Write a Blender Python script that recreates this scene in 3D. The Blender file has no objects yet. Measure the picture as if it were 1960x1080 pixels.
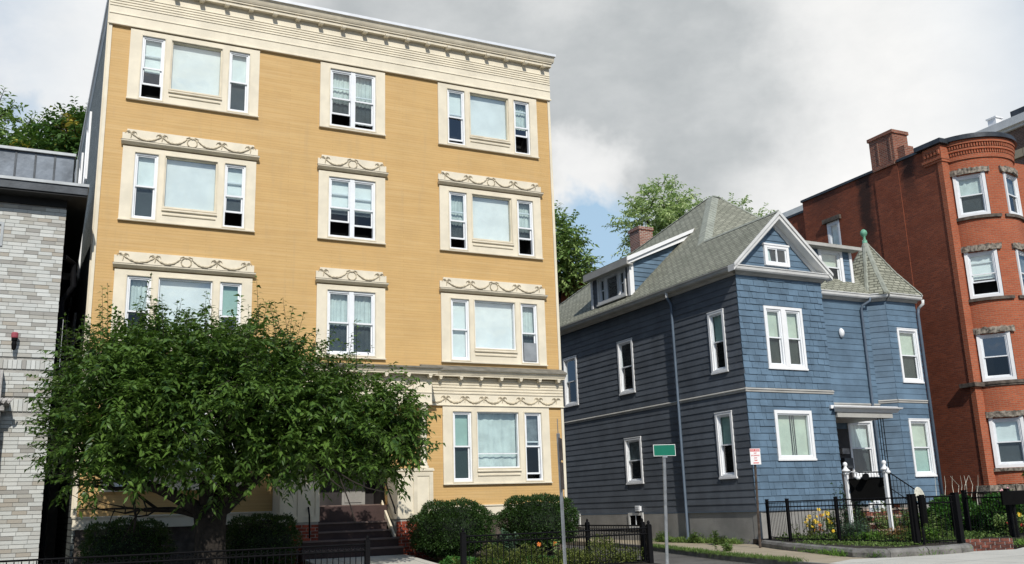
import bpy, math, random
import numpy as np
from mathutils import Vector
PI = math.pi
R = math.radians
rnd = random.Random(7)
C = bpy.context.scene.collection
S = bpy.context.scene

# ---------------------------------------------------------------- camera, light, sky, exposure
cam = bpy.data.cameras.new('camera')
cam.lens = 36 * 1807.6 / 1960
cam.sensor_width = 36
cam.clip_end = 2000
co = bpy.data.objects.new('camera', cam)
C.objects.link(co)
from mathutils import Matrix
co.matrix_world = Matrix(((0.89981, -0.07368, -0.43001, 0), (-0.43509, -0.22405, -0.87206, 0), (-0.03209, 0.97179, -0.23366, 0), (0, 0, 0, 1)))
S.camera = co
S.view_settings.view_transform = 'Standard'
S.view_settings.look = 'None'
S.view_settings.gamma = 1
S.view_settings.exposure = 0.0
S.view_settings.use_curve_mapping = False
SUN_EL, SUN_OFF = R(40), R(12)      # the sun stands behind the viewer, a little to the left
sd = Vector((-math.sin(SUN_OFF) * math.cos(SUN_EL), -math.cos(SUN_OFF) * math.cos(SUN_EL), math.sin(SUN_EL)))
sun = bpy.data.lights.new('sun', 'SUN')
sun.energy = 4.1
sun.angle = R(0.55)
sun.color = (1.0, 0.955, 0.88)
so = bpy.data.objects.new('sun', sun)
so.rotation_euler = (-sd).to_track_quat('-Z', 'Y').to_euler()
so.location = (-20, -40, 60)
C.objects.link(so)

W = bpy.data.worlds.new('World')
S.world = W
W.use_nodes = True
nt = W.node_tree
nt.nodes.clear()
def N(t, ty, **kw):
    n = t.nodes.new(ty)
    for k, v in kw.items(): setattr(n, k, v)
    return n
def vmath(t, op, a, b=None):
    n = N(t, 'ShaderNodeVectorMath', operation=op)
    for i, x in enumerate((a, b)):
        if x is None: continue
        if isinstance(x, (tuple, list)): n.inputs[i].default_value = x
        elif isinstance(x, (int, float)): n.inputs[3 if op == 'SCALE' else i].default_value = x
        else: t.links.new(x, n.inputs[i])
    return n.outputs['Value'] if op == 'DOT_PRODUCT' else n.outputs[0]
def fmath(t, op, a, b=None, clamp=False):
    n = N(t, 'ShaderNodeMath', operation=op, use_clamp=clamp)
    for i, x in enumerate((a, b)):
        if x is None: continue
        if isinstance(x, (int, float)): n.inputs[i].default_value = x
        else: t.links.new(x, n.inputs[i])
    return n.outputs[0]
def smooth(t, x, a, b):
    n = N(t, 'ShaderNodeMapRange', interpolation_type='SMOOTHSTEP', clamp=True)
    t.links.new(x, n.inputs[0])
    n.inputs[1].default_value, n.inputs[2].default_value = a, b
    return n.outputs[0]
def noise(t, vec, scale, detail=5, rough=.55, dist=0):
    n = N(t, 'ShaderNodeTexNoise')
    if vec is not None: t.links.new(vec, n.inputs['Vector'])
    n.inputs['Scale'].default_value = scale
    n.inputs['Detail'].default_value = detail
    n.inputs['Roughness'].default_value = rough
    n.inputs['Distortion'].default_value = dist
    return n
def mixc(t, fac, a, b, mode='MIX'):
    n = N(t, 'ShaderNodeMix', data_type='RGBA', blend_type=mode)
    for i, x in ((0, fac), (6, a), (7, b)):
        if isinstance(x, (int, float)): n.inputs[i].default_value = x
        elif isinstance(x, (tuple, list)): n.inputs[i].default_value = (*x[:3], 1)
        else: t.links.new(x, n.inputs[i])
    return n.outputs[2]
tc = N(nt, 'ShaderNodeTexCoord')
dirv = tc.outputs['Generated']
wob = noise(nt, dirv, 4.5, 6, .6)
wv = vmath(nt, 'SCALE', vmath(nt, 'SUBTRACT', wob.outputs['Color'], (.5, .5, .5)), .22)
dd = vmath(nt, 'NORMALIZE', vmath(nt, 'ADD', dirv, wv))
def blob(d, r0, r1):
    v = Vector(d).normalized()
    return smooth(nt, vmath(nt, 'DOT_PRODUCT', dd, tuple(v)), math.cos(R(r1)), math.cos(R(r0)))
def csum(lst):
    a = lst[0]
    for b in lst[1:]: a = fmath(nt, 'ADD', a, b, True)
    return a
sky = N(nt, 'ShaderNodeTexSky', sky_type='NISHITA', sun_disc=False, sun_elevation=SUN_EL, sun_rotation=PI + SUN_OFF, air_density=1.0, dust_density=.6, ozone_density=1.3)
# heavy grey cloud mass in front, thin bright cloud round it, a few openings
g1 = fmath(nt, 'MULTIPLY', blob((.42, .80, .45), 2, 18), .70)
g2 = fmath(nt, 'MULTIPLY', blob((.54, .76, .36), 1, 11.5), .55)
g3 = fmath(nt, 'MULTIPLY', blob((.31, .82, .48), 1, 8), .5)
g4 = fmath(nt, 'MULTIPLY', blob((.60, .66, .45), 1, 11), .25)
gn = noise(nt, vmath(nt, 'MULTIPLY', dirv, (1, 1, 2.2)), 2.6, 7, .58)
back = smooth(nt, vmath(nt, 'DOT_PRODUCT', dirv, (.43, .84, .33)), .93, .80)
gback = fmath(nt, 'MULTIPLY', smooth(nt, gn.outputs[0], .45, .72), fmath(nt, 'MULTIPLY', back, .8))
grey = fmath(nt, 'MULTIPLY', csum([g1, g2, g3, g4, gback]), fmath(nt, 'SUBTRACT', 1, fmath(nt, 'MULTIPLY', blob((.488, .812, .318), 1, 4.5), .9)))
op = [fmath(nt, 'MULTIPLY', blob(d, a, b), s) for d, a, b, s in (
    ((.486, .829, .276), .5, 3.0, 1.0), ((.528, .808, .262), .6, 3.8, 1.0), ((.50, .835, .23), .5, 4, .9),
    ((-.045, .925, .376), .2, 1.8, .38), ((-.002, .934, .352), .2, 2.0, .35), ((-.06, .93, .35), .2, 2.2, .3))]
cn = noise(nt, vmath(nt, 'MULTIPLY', dirv, (1, 1, 1.7)), 1.9, 8, .6, .3)
gaps = fmath(nt, 'MULTIPLY', smooth(nt, cn.outputs[0], .64, .50), back)
opening = csum(op + [gaps])
fine = noise(nt, vmath(nt, 'MULTIPLY', dirv, (1, 1, 1.8)), 7, 7, .6)
bright = smooth(nt, fine.outputs[0], .2, .85)
white = mixc(nt, bright, (8.9, 8.95, 8.95), (10.3, 10.2, 10.0))
greyc = mixc(nt, bright, (4.7, 5.0, 5.15), (7.0, 7.2, 7.25))
cloud = mixc(nt, fmath(nt, 'MULTIPLY', back, .12), mixc(nt, grey, white, greyc), (3.5, 3.8, 4.2))
blue = mixc(nt, .75, sky.outputs[0], mixc(nt, back, (4.9, 7.0, 8.9), (1.8, 3.3, 5.8)))
col = mixc(nt, opening, cloud, blue)
bg = N(nt, 'ShaderNodeBackground')
bg.inputs[1].default_value = .1
nt.links.new(col, bg.inputs[0])
wo = N(nt, 'ShaderNodeOutputWorld')
nt.links.new(bg.outputs[0], wo.inputs[0])

# ---------------------------------------------------------------- materials
MATS = {}
def mat(name, col, rough=.6, var=.12, vscale=3.0, bump=0, bscale=40, metal=0, spec=.4, col2=None, rand=0, island=0, grime=0):
    m = bpy.data.materials.new(name); m.use_nodes = True
    t = m.node_tree; p = t.nodes['Principled BSDF']
    tcn = N(t, 'ShaderNodeTexCoord')
    vec = tcn.outputs['Object']
    n = noise(t, vec, vscale, 6, .6)
    c2 = col2 or tuple(c * (1 - 2.2 * var) for c in col)
    hi = tuple(min(1, c * (1 + .5 * var)) for c in col)
    c = mixc(t, smooth(t, n.outputs[0], .3, .7), hi, c2)
    if grime:
        g = noise(t, vmath(t, 'MULTIPLY', vec, (1, 1, .25)), 1.3, 8, .7)
        c = mixc(t, fmath(t, 'MULTIPLY', smooth(t, g.outputs[0], .52, .75), grime), c, tuple(x * .55 for x in col))
    if rand or island:
        if rand: src = N(t, 'ShaderNodeObjectInfo').outputs['Random']
        else: src = N(t, 'ShaderNodeNewGeometry').outputs['Random Per Island']
        k = rand or island
        hsv = N(t, 'ShaderNodeHueSaturation')
        t.links.new(c, hsv.inputs['Color'])
        mr = N(t, 'ShaderNodeMapRange'); t.links.new(src, mr.inputs[0]); mr.inputs[3].default_value = 1 - k; mr.inputs[4].default_value = 1 + k
        t.links.new(mr.outputs[0], hsv.inputs['Value'])
        c = hsv.outputs[0]
    t.links.new(c, p.inputs['Base Color'])
    p.inputs['Roughness'].default_value = rough
    p.inputs['Metallic'].default_value = metal
    p.inputs['Specular IOR Level'].default_value = spec
    if bump:
        b = N(t, 'ShaderNodeBump'); b.inputs['Strength'].default_value = bump; b.inputs['Distance'].default_value = .02
        bn = noise(t, vec, bscale, 4, .6)
        t.links.new(bn.outputs[0], b.inputs['Height']); t.links.new(b.outputs[0], p.inputs['Normal'])
    MATS[name] = m
    return m
def uvnode(t):
    return N(t, 'ShaderNodeUVMap').outputs[0]
def courses(name, c1, c2, mortar, w, h, mw, rough=.8, bump=.6, off=.5, stain=None, var=.25, msmooth=.1):
    """rows of bricks, shingles or fine boards too small in the picture to be pieces"""
    m = bpy.data.materials.new(name); m.use_nodes = True
    t = m.node_tree; p = t.nodes['Principled BSDF']
    uv = uvnode(t)
    b = N(t, 'ShaderNodeTexBrick'); b.offset = off
    t.links.new(uv, b.inputs['Vector'])
    for k, v in (('Color1', c1), ('Color2', c2), ('Mortar', mortar)): b.inputs[k].default_value = (*v, 1)
    b.inputs['Scale'].default_value = 1; b.inputs['Brick Width'].default_value = w; b.inputs['Row Height'].default_value = h
    b.inputs['Mortar Size'].default_value = mw; b.inputs['Mortar Smooth'].default_value = msmooth; b.inputs['Bias'].default_value = 0
    n = noise(t, uv, 1.4, 8, .65)
    c = mixc(t, fmath(t, 'MULTIPLY', smooth(t, n.outputs[0], .35, .75), var * 2), b.outputs[0], tuple(x * .55 for x in c1))
    n2 = noise(t, uv, 23, 3, .6)
    c = mixc(t, fmath(t, 'MULTIPLY', n2.outputs[0], var), c, tuple(x * .6 for x in c2))
    if stain: c = stain(t, c, uv)
    t.links.new(c, p.inputs['Base Color'])
    p.inputs['Roughness'].default_value = rough
    p.inputs['Specular IOR Level'].default_value = .25
    bp = N(t, 'ShaderNodeBump'); bp.inputs['Strength'].default_value = bump; bp.inputs['Distance'].default_value = .01
    hgt = fmath(t, 'SUBTRACT', fmath(t, 'MULTIPLY', n2.outputs[0], .35), b.outputs['Fac'])
    t.links.new(hgt, bp.inputs['Height']); t.links.new(bp.outputs[0], p.inputs['Normal'])
    MATS[name] = m
    return m
def glass(name, tint, fac, gcol=(1, 1, 1), wavy=.05):
    m = bpy.data.materials.new(name); m.use_nodes = True
    t = m.node_tree; t.nodes.clear()
    o = N(t, 'ShaderNodeOutputMaterial')
    tr = N(t, 'ShaderNodeBsdfTransparent'); tr.inputs[0].default_value = (*tint, 1)
    gl = N(t, 'ShaderNodeBsdfGlossy'); gl.inputs['Roughness'].default_value = .015; gl.inputs[0].default_value = (*gcol, 1)
    tcn = N(t, 'ShaderNodeTexCoord')
    bn = noise(t, tcn.outputs['Object'], 1.6, 2, .5)
    bp = N(t, 'ShaderNodeBump'); bp.inputs['Strength'].default_value = wavy; bp.inputs['Distance'].default_value = .3
    t.links.new(bn.outputs[0], bp.inputs['Height']); t.links.new(bp.outputs[0], gl.inputs['Normal'])
    fr = N(t, 'ShaderNodeFresnel'); fr.inputs[0].default_value = 1.5
    ge = N(t, 'ShaderNodeNewGeometry')
    f = fmath(t, 'MULTIPLY', fmath(t, 'ADD', fr.outputs[0], fac, True), fmath(t, 'SUBTRACT', 1, ge.outputs['Backfacing']))
    mx = N(t, 'ShaderNodeMixShader')
    t.links.new(f, mx.inputs[0]); t.links.new(tr.outputs[0], mx.inputs[1]); t.links.new(gl.outputs[0], mx.inputs[2])
    t.links.new(mx.outputs[0], o.inputs[0])
    MATS[name] = m
    return m
def leafmat(name, a, b, trans=.25, rough=.45, extra=None):
    m = bpy.data.materials.new(name); m.use_nodes = True
    t = m.node_tree; p = t.nodes['Principled BSDF']; o = t.nodes['Material Output']
    g = N(t, 'ShaderNodeNewGeometry')
    c = mixc(t, g.outputs['Random Per Island'], a, b)
    tcn = N(t, 'ShaderNodeTexCoord')
    n = noise(t, tcn.outputs['Object'], .9, 3, .6)
    c = mixc(t, fmath(t, 'MULTIPLY', smooth(t, n.outputs[0], .42, .66), .55), c, tuple(x * 1.45 for x in b))
    if extra:
        n3 = noise(t, tcn.outputs['Object'], extra[1], 2, .5)
        c = mixc(t, smooth(t, n3.outputs[0], extra[2], extra[2] + .05), c, extra[0])
    t.links.new(c, p.inputs['Base Color'])
    p.inputs['Roughness'].default_value = rough
    p.inputs['Specular IOR Level'].default_value = .35
    tl = N(t, 'ShaderNodeBsdfTranslucent'); t.links.new(mixc(t, .5, c, (.16, .3, .03)), tl.inputs[0])
    mx = N(t, 'ShaderNodeMixShader'); mx.inputs[0].default_value = trans
    t.links.new(p.outputs[0], mx.inputs[1]); t.links.new(tl.outputs[0], mx.inputs[2])
    t.links.new(mx.outputs[0], o.inputs[0])
    MATS[name] = m
    return m

mat('cream_paint', (.74, .67, .525), .55, .06, 1.6, .08, 30, grime=.16)
mat('cream_trim', (.70, .63, .49), .55, .07, 2.5, .08, 30, grime=.35)
mat('garland_paint', (.55, .475, .34), .7, .2, 9)
mat('groove_paint', (.36, .31, .2), .8, .2, 9)
mat('white_paint', (.80, .80, .80), .4, .03, 3)
mat('white_vinyl', (.78, .80, .82), .35, .03, 3)
mat('weathered_cap', (.20, .185, .15), .75, .15, 4)
mat('metal_cap', (.74, .76, .78), .35, .05, 3, metal=.2)
mat('blind_white', (.86, .88, .86), .8, .05, 2)
mat('blind_cream', (.60, .64, .52), .8, .08, 2)
mat('blind_green', (.38, .52, .45), .8, .05, 2)
mat('curtain', (.66, .71, .68), .9, .10, 3)
mat('curtain_grey', (.22, .24, .25), .9, .2, 5)
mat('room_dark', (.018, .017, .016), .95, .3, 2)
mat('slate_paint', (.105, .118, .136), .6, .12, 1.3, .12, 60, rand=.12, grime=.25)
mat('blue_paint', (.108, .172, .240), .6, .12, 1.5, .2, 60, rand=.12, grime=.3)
mat('blue_paint_piece', (.108, .172, .240), .6, .12, 1.5, .2, 60, island=.12, grime=.3)
mat('blue_pipe', (.10, .135, .18), .5, .08, 2)
mat('grey_trim', (.42, .41, .38), .55, .08, 2, grime=.3)
mat('light_trim', (.66, .66, .64), .5, .06, 2, grime=.25)
mat('concrete_base', (.30, .29, .27), .9, .12, 1.1, .4, 30, grime=.4)
mat('roof_cap', (.30, .315, .265), .9, .12, 5, .4, 60)
mat('copper_green', (.16, .40, .27), .6, .15, 6)
mat('black_iron', (.005, .005, .006), .75, .1, 4, spec=.12)
mat('black_wood', (.004, .004, .004), .9, .1, 4, spec=.08)
mat('tread_brown', (.15, .105, .09), .6, .15, 3, .2, 40, grime=.3)
mat('stoop_brown', (.055, .030, .026), .7, .15, 3, .2, 40, grime=.4)
mat('galvanized', (.42, .44, .46), .42, .12, 9, metal=.7)
mat('rusty_steel', (.09, .065, .05), .7, .3, 7, .2, 50)
mat('sign_green', (.0, .14, .085), .4, .03, 3)
mat('sign_white', (.80, .79, .78), .5, .03, 3)
mat('sign_red', (.60, .03, .03), .5, .05, 3)
mat('lamp_red', (.34, .07, .09), .4, .05, 3)
mat('dark_metal', (.065, .072, .08), .38, .2, 2.2, .1, 12, metal=.5)
mat('mansard_metal', (.135, .155, .18), .4, .22, 1.6, .15, 9, metal=.45)
mat('grey_metal', (.34, .36, .37), .45, .1, 3, metal=.4)
mat('black_soffit', (.012, .012, .012), .7, .2, 3)
mat('carved_stone', (.42, .40, .38), .85, .2, 7, .7, 20, grime=.5)
mat('rough_stone', (.31, .27, .22), .95, .35, 9, 1.0, 16)
mat('brown_stone', (.13, .105, .085), .9, .25, 5, .5, 30)
mat('mortar', (.40, .39, .36), .95, .12, 8, .4, 60)
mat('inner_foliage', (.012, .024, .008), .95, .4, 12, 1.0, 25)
mat('bark', (.028, .022, .017), .95, .3, 9, .9, 22)
mat('asphalt', (.12, .112, .10), .95, .16, 1.2, .5, 90, grime=.2)
mat('kerb_stone', (.20, .19, .175), .9, .22, 3, .6, 30, grime=.4)
mat('soil', (.035, .027, .018), .98, .3, 4, .9, 25)
mat('red_brick', (.33, .065, .032), .85, .22, 8, .5, 50, rand=.35)
mat('old_brick', (.22, .075, .05), .85, .3, 8, .5, 50, rand=.45)
mat('nosing_stone', (.42, .33, .27), .9, .2, 6, .3, 40)
mat('flower_yellow', (.80, .52, .02), .7, .1, 9)
mat('flower_orange', (.75, .20, .03), .7, .1, 9)
mat('flower_red', (.55, .03, .03), .7, .1, 9)
mat('flower_pink', (.70, .35, .38), .7, .1, 9)
mat('flower_white', (.75, .77, .78), .7, .1, 9)
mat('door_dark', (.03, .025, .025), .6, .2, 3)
mat('door_white', (.28, .28, .28), .5, .1, 3)
mat('hydrangea', (.62, .60, .50), .8, .15, 8, .4, 30)
glass('pane', (.93, .97, .97), .10, wavy=.015)
glass('pane_screen', (.52, .55, .56), .03, wavy=.015)
glass('pane_sky', (.95, .98, .98), .17, wavy=.02)
courses('tan_walk', (.40, .34, .245), (.36, .30, .21), (.14, .12, .085), 1.5, 1.5, .012, .92, .5, 0, var=.22)
courses('pale_walk', (.55, .53, .47), (.51, .49, .43), (.22, .21, .19), 1.5, 1.5, .012, .92, .5, 0, var=.14)
def board_fade(t, c, uv):
    # board by board fading, long pale stretches and faint runs below the joints
    a = noise(t, vmath(t, 'MULTIPLY', uv, (.55, 15.2, 1)), 1.0, 2, .5)
    c = mixc(t, fmath(t, 'MULTIPLY', smooth(t, a.outputs[0], .45, .72), .30), c, (.66, .47, .24))
    b = noise(t, vmath(t, 'MULTIPLY', uv, (.9, 15.2, 1)), 1.7, 2, .5)
    c = mixc(t, fmath(t, 'MULTIPLY', smooth(t, b.outputs[0], .58, .72), .20), c, (.40, .25, .10))
    d = noise(t, vmath(t, 'MULTIPLY', uv, (5, .35, 1)), 1.1, 6, .7)
    return mixc(t, fmath(t, 'MULTIPLY', smooth(t, d.outputs[0], .50, .78), .38), c, (.42, .30, .16))
courses('yellow_boards', (.595, .388, .160), (.57, .363, .146), (.47, .295, .115), 3.1, .066, .0035, .6, .35, .37, var=.10, stain=board_fade)
courses('green_shingles', (.34, .37, .35), (.20, .225, .22), (.02, .02, .02), .16, .14, .014, .85, .8)
courses('roof_shingles', (.38, .38, .30), (.235, .24, .185), (.07, .07, .055), .30, .14, .020, .95, 1.0, .43, var=.26, msmooth=.3)
def red_stain(t, c, uv):
    # soot streaks left and right of the flue and below the coping
    sx = N(t, 'ShaderNodeSeparateXYZ'); t.links.new(uv, sx.inputs[0])
    wv_ = noise(t, uv, 2.2, 6, .65)
    u = fmath(t, 'ADD', sx.outputs[0], fmath(t, 'MULTIPLY', fmath(t, 'SUBTRACT', wv_.outputs[0], .5), 1.0))
    out = None
    for c0, w, zlo in ((26.75, .55, 8.5), (24.5, .5, 10.4), (29.0, 1.3, 11.2)):
        a = fmath(t, 'SUBTRACT', 1, smooth(t, fmath(t, 'ABSOLUTE', fmath(t, 'SUBTRACT', u, c0)), w * .2, w))
        b = smooth(t, sx.outputs[1], zlo, zlo + 2.6)
        m_ = fmath(t, 'MULTIPLY', a, b)
        out = m_ if out is None else fmath(t, 'MAXIMUM', out, m_)
    return mixc(t, fmath(t, 'MULTIPLY', out, .85), c, (.018, .016, .015))
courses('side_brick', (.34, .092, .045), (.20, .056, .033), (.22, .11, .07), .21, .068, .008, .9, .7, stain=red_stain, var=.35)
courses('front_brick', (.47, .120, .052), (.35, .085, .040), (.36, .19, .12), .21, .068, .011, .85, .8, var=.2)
courses('flue_brick', (.34, .11, .065), (.16, .05, .035), (.30, .22, .17), .21, .075, .014, .9, .8, var=.2)
courses('mixed_brick', (.38, .15, .10), (.17, .06, .045), (.46, .41, .35), .21, .075, .014, .9, .8, var=.2)
courses('far_brick', (.20, .115, .085), (.12, .07, .055), (.25, .2, .17), .21, .07, .012, .9, .5)
courses('plain_greybrick', (.44, .44, .40), (.30, .29, .26), (.4, .39, .36), .26, .08, .008, .85, .5)
# grey facing bricks: each brick takes one of a few tones
def facing(name, use_obj):
    m = bpy.data.materials.new(name); m.use_nodes = True
    t = m.node_tree; p = t.nodes['Principled BSDF']
    src = N(t, 'ShaderNodeObjectInfo').outputs['Random'] if use_obj else N(t, 'ShaderNodeNewGeometry').outputs['Random Per Island']
    r = N(t, 'ShaderNodeValToRGB'); r.color_ramp.interpolation = 'CONSTANT'
    t.links.new(src, r.inputs[0])
    tones = [(0, (.53, .545, .52)), (.3, (.58, .59, .56)), (.5, (.48, .48, .45)), (.66, (.40, .39, .35)), (.78, (.31, .30, .275)), (.88, (.38, .345, .29)), (.95, (.62, .635, .61))]
    e = r.color_ramp.elements
    e[0].color = (*tones[0][1], 1); e[1].position = tones[1][0]; e[1].color = (*tones[1][1], 1)
    for pos, c in tones[2:]:
        k = e.new(pos); k.color = (*c, 1)
    tcn = N(t, 'ShaderNodeTexCoord'); n = noise(t, tcn.outputs['Object'], 30, 5, .7)
    t.links.new(mixc(t, fmath(t, 'MULTIPLY', n.outputs[0], .3), r.outputs[0], (.2, .2, .18)), p.inputs['Base Color'])
    p.inputs['Roughness'].default_value = .7
    b = N(t, 'ShaderNodeBump'); b.inputs['Strength'].default_value = .4; b.inputs['Distance'].default_value = .01
    t.links.new(n.outputs[0], b.inputs['Height']); t.links.new(b.outputs[0], p.inputs['Normal'])
    MATS[name] = m
facing('facing_brick', True); facing('facing_brick_mass', False)
leafmat('cherry_leaf', (.018, .052, .010), (.095, .165, .030), .25, .42)
leafmat('far_leaf', (.22, .34, .10), (.52, .60, .30), .45, .6)
leafmat('gold_leaf', (.03, .08, .016), (.08, .16, .035), .25, .6, ((.55, .42, .07), .9, .60))
leafmat('mid_leaf', (.09, .18, .04), (.27, .36, .12), .25, .6)
leafmat('box_leaf', (.013, .034, .008), (.038, .078, .016), .15, .5)
leafmat('ivy_leaf', (.018, .075, .012), (.055, .15, .028), .3, .5)
leafmat('grass_leaf', (.06, .16, .015), (.16, .28, .05), .35, .6)
leafmat('weed_leaf', (.05, .11, .02), (.14, .20, .05), .3, .6)
leafmat('olive_leaf', (.05, .07, .015), (.14, .16, .035), .3, .6)
leafmat('bluegreen_leaf', (.03, .07, .04), (.09, .15, .09), .2, .6)
leafmat('copper_leaf', (.14, .07, .03), (.26, .16, .06), .2, .6)
def M(n): return MATS[n]
# ---------------------------------------------------------------- mesh helpers
def gz(x, y):
    """height of the lie of the land (eye level is 0)"""
    return -1.6 + .015 * max(-12, min(34, x)) + .0055 * max(-5, min(40, y))
class Frame:
    """a wall plane: u runs along it, d points out of it, z is up"""
    def __init__(s, o, u, out):
        s.o = Vector((o[0], o[1], 0)); s.u = Vector((u[0], u[1], 0)).normalized(); s.n = Vector((out[0], out[1], 0)).normalized()
    def __call__(s, u, d, z):
        v = s.o + s.u * u + s.n * d
        return Vector((v.x, v.y, z))
IDF = Frame((0, 0), (1, 0), (0, 1))
class MB:
    def __init__(s): s.v = []; s.f = []
    def add(s, vs, fs):
        k = len(s.v); s.v += [tuple(v) for v in vs]; s.f += [tuple(i + k for i in f) for f in fs]; return s
    def box(s, u0, u1, d0, d1, z0, z1, fr=IDF):
        vs = [fr(u, d, z) for u in (u0, u1) for d in (d0, d1) for z in (z0, z1)]
        return s.add(vs, [(0, 1, 3, 2), (4, 6, 7, 5), (0, 4, 5, 1), (2, 3, 7, 6), (0, 2, 6, 4), (1, 5, 7, 3)])
    def quad(s, *p): return s.add(p, [tuple(range(len(p)))])
    def slab(s, pts, dv):
        n = len(pts); dv = Vector(dv); pts = [Vector(p) for p in pts]
        return s.add(pts + [p + dv for p in pts], [tuple(range(n)), tuple(range(2 * n - 1, n - 1, -1))] + [(i, i + n, (i + 1) % n + n, (i + 1) % n) for i in range(n)])
    def profile(s, prof, u0, u1, fr, skew=0):
        """prof: list of (d,z) extruded along u; skew mitres the ends"""
        n = len(prof)
        a = [fr(u0 - d * skew, d, z) for d, z in prof]; b = [fr(u1 + d * skew, d, z) for d, z in prof]
        return s.add(a + b, [tuple(range(n)), tuple(range(2 * n - 1, n - 1, -1))] + [(i, i + n, (i + 1) % n + n, (i + 1) % n) for i in range(n)])
    def tube(s, pts, rad, n=8, cap=True):
        pts = [Vector(p) for p in pts]; rr = rad if isinstance(rad, (list, tuple)) else [rad] * len(pts)
        k = len(s.v); prev = None
        for i, p in enumerate(pts):
            d = (pts[min(i + 1, len(pts) - 1)] - pts[max(i - 1, 0)]).normalized()
            a = prev if prev is not None and abs(prev.dot(d)) < .95 else (Vector((0, 0, 1)) if abs(d.z) < .9 else Vector((1, 0, 0)))
            x = (a - d * a.dot(d)).normalized(); y = d.cross(x); prev = x
            for j in range(n):
                t = 2 * PI * j / n
                s.v.append(tuple(p + (x * math.cos(t) + y * math.sin(t)) * rr[i]))
        for i in range(len(pts) - 1):
            for j in range(n):
                s.f.append((k + i * n + j, k + i * n + (j + 1) % n, k + (i + 1) * n + (j + 1) % n, k + (i + 1) * n + j))
        if cap:
            s.f.append(tuple(k + j for j in range(n - 1, -1, -1))); s.f.append(tuple(k + (len(pts) - 1) * n + j for j in range(n)))
        return s
    def lathe(s, c, prof, n=14):
        k = len(s.v)
        for r_, z in prof:
            for j in range(n):
                t = 2 * PI * j / n; s.v.append((c[0] + r_ * math.cos(t), c[1] + r_ * math.sin(t), c[2] + z))
        for i in range(len(prof) - 1):
            for j in range(n): s.f.append((k + i * n + j, k + i * n + (j + 1) % n, k + (i + 1) * n + (j + 1) % n, k + (i + 1) * n + j))
        return s
    def build(s, name, m, parent=None, smooth=False, off=None):
        me = bpy.data.meshes.new(name)
        o_ = Vector(parent['_off']) if parent is not None else Vector((0, 0, 0))
        if off is not None: o_ = o_ + Vector(off)
        kk = parent.get('_k', 1.0) if parent is not None else 1.0
        me.from_pydata([(x * kk - o_.x, y * kk - o_.y, z * kk - o_.z) for x, y, z in s.v], [], s.f)
        import bmesh
        bm = bmesh.new(); bm.from_mesh(me); bmesh.ops.recalc_face_normals(bm, faces=bm.faces); bm.to_mesh(me); bm.free()
        ul = me.uv_layers.new(name='UVMap').data
        for p in me.polygons:
            n = p.normal
            if abs(n.z) > .985: tu, tv = Vector((1, 0, 0)), Vector((0, 1, 0))
            else:
                tu = Vector((0, 0, 1)).cross(n).normalized(); tv = n.cross(tu)
                if abs(tu.x) > abs(tu.y):
                    if tu.x < 0: tu = -tu
                elif tu.y < 0: tu = -tu
            for li in p.loop_indices:
                co_ = me.vertices[me.loops[li].vertex_index].co + o_
                ul[li].uv = (co_.dot(tu), co_.dot(tv))
        if smooth:
            for p in me.polygons: p.use_smooth = True
        me.materials.append(M(m) if isinstance(m, str) else m)
        o = bpy.data.objects.new(name, me)
        C.objects.link(o)
        if parent is not None:
            o.parent = parent; o['_k'] = kk; o['_off'] = tuple(Vector(parent['_off']) + (Vector(off) if off is not None else Vector((0, 0, 0))))
        else: o['_off'] = tuple(o_)
        if off is not None: o.location = off
        return o
def thing(name, loc, label, cat, group=None, rot=0, off=None):
    e = bpy.data.objects.new(name, None); e.empty_display_size = .2
    C.objects.link(e); e.location = loc; e.rotation_euler = (0, 0, rot)
    e['label'] = label; e['category'] = cat
    if group: e['group'] = group
    e['_off'] = tuple(loc if off is None else off)
    return e
def tag(o, label, cat, group=None):
    o['label'] = label; o['category'] = cat
    if group: o['group'] = group
    return o
def recentre(o, loc):
    """move the origin of a top-level mesh to its base"""
    v = Vector(loc)
    o.data.transform(Matrix.Translation(-v)); o.location = v; return o
def again(o, dx, dy=0, dz=0, name=None):
    c = o.copy(); c.location = o.location + Vector((dx, dy, dz)); C.objects.link(c)
    return c
def wall_holes(mb, fr, u0, u1, z0, z1, holes, th=.22, d=0):
    """a wall sheet with thickness, opened where the windows are"""
    us = sorted({u0, u1} | {min(max(h[i], u0), u1) for h in holes for i in (0, 1)})
    zs = sorted({z0, z1} | {min(max(h[i], z0), z1) for h in holes for i in (2, 3)})
    for i in range(len(us) - 1):
        run = None
        for j in range(len(zs) - 1):
            a, b, c, e = us[i], us[i + 1], zs[j], zs[j + 1]
            if b - a < 1e-4 or e - c < 1e-4: continue
            mu, mz = (a + b) / 2, (c + e) / 2
            inside = any(h[0] < mu < h[1] and h[2] < mz < h[3] for h in holes)
            if inside:
                if run: mb.box(a, b, d - th, d, run[0], run[1], fr)
                run = None
            else: run = (run[0], e) if run else (c, e)
        if run: mb.box(a, b, d - th, d, run[0], run[1], fr)
def ring(mb, fr, u0, u1, z0, z1, w, d0, d1, wb=None, wt=None):
    wb = w if wb is None else wb; wt = w if wt is None else wt
    mb.box(u0, u0 + w, d0, d1, z0, z1, fr); mb.box(u1 - w, u1, d0, d1, z0, z1, fr)
    mb.box(u0 + w, u1 - w, d0, d1, z0, z0 + wb, fr); mb.box(u0 + w, u1 - w, d0, d1, z1 - wt, z1, fr)
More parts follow.
